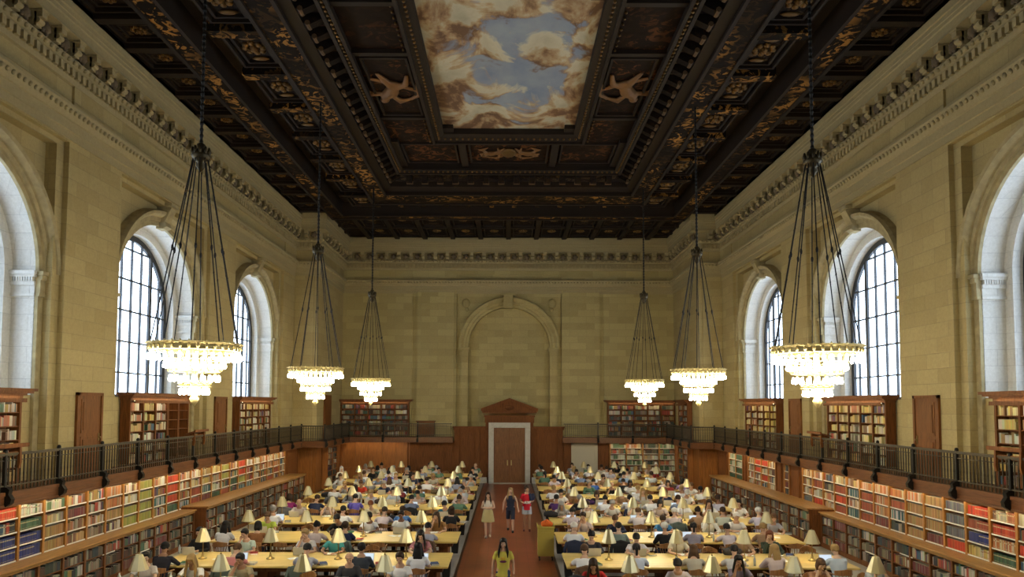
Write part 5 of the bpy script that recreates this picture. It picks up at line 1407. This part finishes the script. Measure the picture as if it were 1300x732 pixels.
CATN = dict(laptop='laptop', open_book='book', paper='paper', closed_book='book', shoulder_bag='bag', water_bottle='bottle')
LBN = dict(laptop='open silver laptop with lit screen', open_book='open book with white pages', paper='white sheet of paper', closed_book='closed hardback book', shoulder_bag='dark shoulder bag', water_bottle='clear water bottle')
def item(kind, x, y, z, rz, where, colr=None, words_=None):
    src = PROTO[kind]; o = src if kind not in usedp else copy_tree(src); usedp.add(kind)
    o.location = (x,y,z); o.rotation_euler = (0,0,rz); tag(o, (words_ or LBN[kind])+', '+where, CATN[kind], {'laptop':'laptops on the reading tables','paper':'papers on the reading tables','open_book':'open books on the reading tables','closed_book':'closed books on the reading tables','shoulder_bag':'bags on the reading tables','water_bottle':'bottles on the reading tables'}[kind])
    if colr:
        for c in (kids(o) if kind != 'water_bottle' else [o]):
            if c.type == 'MESH' and ('cover' in c.name or 'bag_body' in c.name): c.material_slots[0].link = 'OBJECT'; c.material_slots[0].material = cmat(colr)
    return o
TZ = .7525
for (s, k, nf, i, X_, y, f, p_) in readers:
    where = 'before reader %s from aisle, %s of %s %s table' % (ORD[i], PLACES[nf], NTH[k], SIDE[s])
    where = '%s from aisle, %s of %s %s table' % (ORD[i], PLACES[nf], NTH[k], SIDE[s])
    yy = y+f*.60; rz = 0 if f > 0 else PI
    r_ = R.random()
    if p_['pose'] == 'typing' or r_ < .22: item('laptop', X_, y+f*.66, TZ, rz+R.uniform(-.1,.1), where)
    elif r_ < .66: item('open_book', X_, yy, TZ, rz+R.uniform(-.2,.2), where)
    elif r_ < .9: item('paper', X_+R.uniform(-.03,.03), yy, TZ, rz+R.uniform(-.3,.3), where)
    if R.random() < .4 and k < 7: item('closed_book', X_+.36, y+f*R.uniform(.58,.62), TZ, rz+R.uniform(-.4,.4), where, R.choice(((.35,.04,.03),(.05,.08,.2),(.05,.15,.08),(.5,.35,.1),(.1,.1,.1),(.5,.48,.4))))
    elif R.random() < .22 and k < 7: item('shoulder_bag', X_-.43, y+f*.62, TZ, R.uniform(-.4,.4), where, R.choice(((.03,.03,.035),(.06,.04,.03),(.05,.02,.1),(.1,.08,.05))))
    elif R.random() < .2 and k < 6: item('water_bottle', X_-.36, y+f*.56, TZ, 0, where)
# loose sheets
for k in range(0, 8):
    for s in (-1, 1):
        for q in range(4):
            x = R.uniform(2.0,8.4); 
            if min(abs(x-(2.68+1.79*i)) for i in range(4)) < .3: continue
            item('paper', s*x, YT[k]+R.uniform(-.08,.08), TZ, R.uniform(-1,1), 'middle of %s %s table, %s' % (NTH[k], SIDE[s], ORD[q]+' loose one'))
# coats hung over chair backs
def coat():
    root = empty('coat'); m = MB()
    ring = lambda y, hw, z: [(x, y0, zz) for x, y0, zz in ((-hw,y-.02,z),(hw,y-.02,z),(hw,y+.02,z),(-hw,y+.02,z))]
    m.tube([(-.2,-.24,.86),(0,-.26,.9),(.2,-.24,.86)], [.035,.05,.035], 8, caps=1)
    m.loft([ring(-.30,.24,.36), ring(-.325,.23,.6), ring(-.31,.22,.78), ring(-.27,.2,.89)])
    m.loft([ring(-.17,.2,.58), ring(-.19,.2,.75), ring(-.23,.19,.88)])
    link('coat_body', remesh(m, .018, 5, 'coat_body', CLOTH0), root, mat=cmat((.03,.03,.035)))
    for s_ in (-1, 1):
        m = MB(); m.tube([(s_*.23,-.27,.84),(s_*.29,-.30,.66),(s_*.27,-.31,.46)], [.05,.048,.04], 8, caps=1); m.build('sleeve', cmat((.03,.03,.035)), root, True)
    return root
ct0 = coat(); bpy.context.view_layer.update(); nc_ = 0
for (s, k, nf, i, X_, y, f, p_) in readers:
    if nf == 'N' and 1 <= k <= 6 and R.random() < .22:
        o = ct0 if nc_ == 0 else copy_tree(ct0); nc_ += 1
        o.location = (X_, y-.02, 0); col_ = R.choice(((.02,.02,.022),(.10,.13,.12),(.03,.04,.08),(.12,.07,.04),(.16,.16,.17)))
        for c in kids(o): c.material_slots[0].link = 'OBJECT'; c.material_slots[0].material = cmat(col_)
        tag(o, 'coat over the chair back, %s from aisle, near side of %s %s table' % (ORD[i], NTH[k], SIDE[s]), 'coat', 'coats hung over chair backs')
# waste bins at the aisle ends of the tables
def bin_():
    m = MB(); n = 4
    def sq(a, b, z): return [(-a,-b,z),(a,-b,z),(a,b,z),(-a,b,z)]
    m.loft([sq(.10,.15,0),sq(.13,.18,.42),sq(.138,.19,.43),sq(.138,.19,.445),sq(.12,.17,.445),sq(.095,.145,.03)], cap=True); return m.build('waste_bin', BLACKP)
bn = bin_(); n_ = 0
for k in range(0, 7):
    for s in (-1, 1):
        o = bn if n_ == 0 else copy_tree(bn); n_ += 1
        o.location = (s*1.72, YT[k]+TD+.42, 0)
        o.location.x = s*(1.72 if k else 1.72)
        tag(o, 'black waste bin on the floor behind the aisle end of the %s %s table' % (NTH[k], SIDE[s]), 'waste bin', 'black waste bins along the aisle')
# book cart with an orange bag on it
ct = empty('book_cart', (1.20,22.55,0), label='ochre yellow book cart standing at the right edge of the aisle', cat='cart')
m = MB(); m.bevbox(-.25,.25,-.24,.24,.14,1.0,.012); m.build('body', CARTM, ct)
m = MB(); m.box(-.27,.27,-.26,.26,1.0,1.03); m.box(-.27,-.25,-.26,.26,1.03,1.10); m.box(.25,.27,-.26,.26,1.03,1.10); m.build('top_tray', CARTM, ct)
m = MB(); m.box(-.2,.2,-.252,-.24,.2,.94); m.box(-.16,.16,-.26,-.252,.26,.88); m.build('side_panel', CARTM, ct)
for sx in (-1, 1):
    for sy in (-1, 1):
        m = MB(); m.box(sx*.2-.015,sx*.2+.015,sy*.19-.015,sy*.19+.015,.08,.14); m.tube([(sx*.2-.018,sy*.19,.05),(sx*.2+.018,sy*.19,.05)], .05, 12); m.build('caster', BLACKP, ct)
m = MB(); m.tube([(-.1,0,1.10),(.02,0,1.14),(.14,.0,1.09)], [(.07,.09),(.10,.12),(.07,.08)], 10, caps=1)
ob = empty('orange_bag', (1.22,22.55,0), label='bright orange cloth bag lying on top of the ochre book cart', cat='bag')
link('bag_body', remesh(m, .02, 3, 'bag_body', CLOTH0), ob, mat=cmat((.75,.16,.03)))
m = MB(); m.tube([(-.04,-.1,1.16),(.0,-.14,1.25),(.06,-.1,1.17)], .009, 6); m.build('bag_strap', cmat((.5,.1,.03)), ob)

# ------------------------------------------------------------------ camera, sky, view
cam = bpy.data.cameras.new('camera'); co = bpy.data.objects.new('camera', cam); COL.objects.link(co)
cam.sensor_fit = 'HORIZONTAL'; cam.sensor_width = 36; cam.lens = 900/1300*36
cam.shift_x = 5/1300; cam.shift_y = 98.7/1300
co.matrix_world = Matrix.Translation((0,0,4.8)) @ Matrix.Rotation(PI/2+math.radians(3.2), 4, 'X') @ Matrix.Rotation(.0033, 4, 'Z')
cam.clip_end = 500
SC.camera = co
w = bpy.data.worlds.new('sky'); SC.world = w; w.use_nodes = True
bg_ = w.node_tree.nodes['Background']; bg_.inputs[0].default_value = (.74,.87,1,1); bg_.inputs[1].default_value = 6.5
SC.view_settings.view_transform = 'Standard'; SC.view_settings.look = 'None'; SC.view_settings.gamma = 1
SC.view_settings.use_curve_mapping = False; SC.view_settings.exposure = EXPOSURE if 'EXPOSURE' in globals() else 0
SC.cycles.sample_clamp_indirect = 6; SC.cycles.max_bounces = 6; SC.cycles.transparent_max_bounces = 8
SC.cycles.use_denoising = True
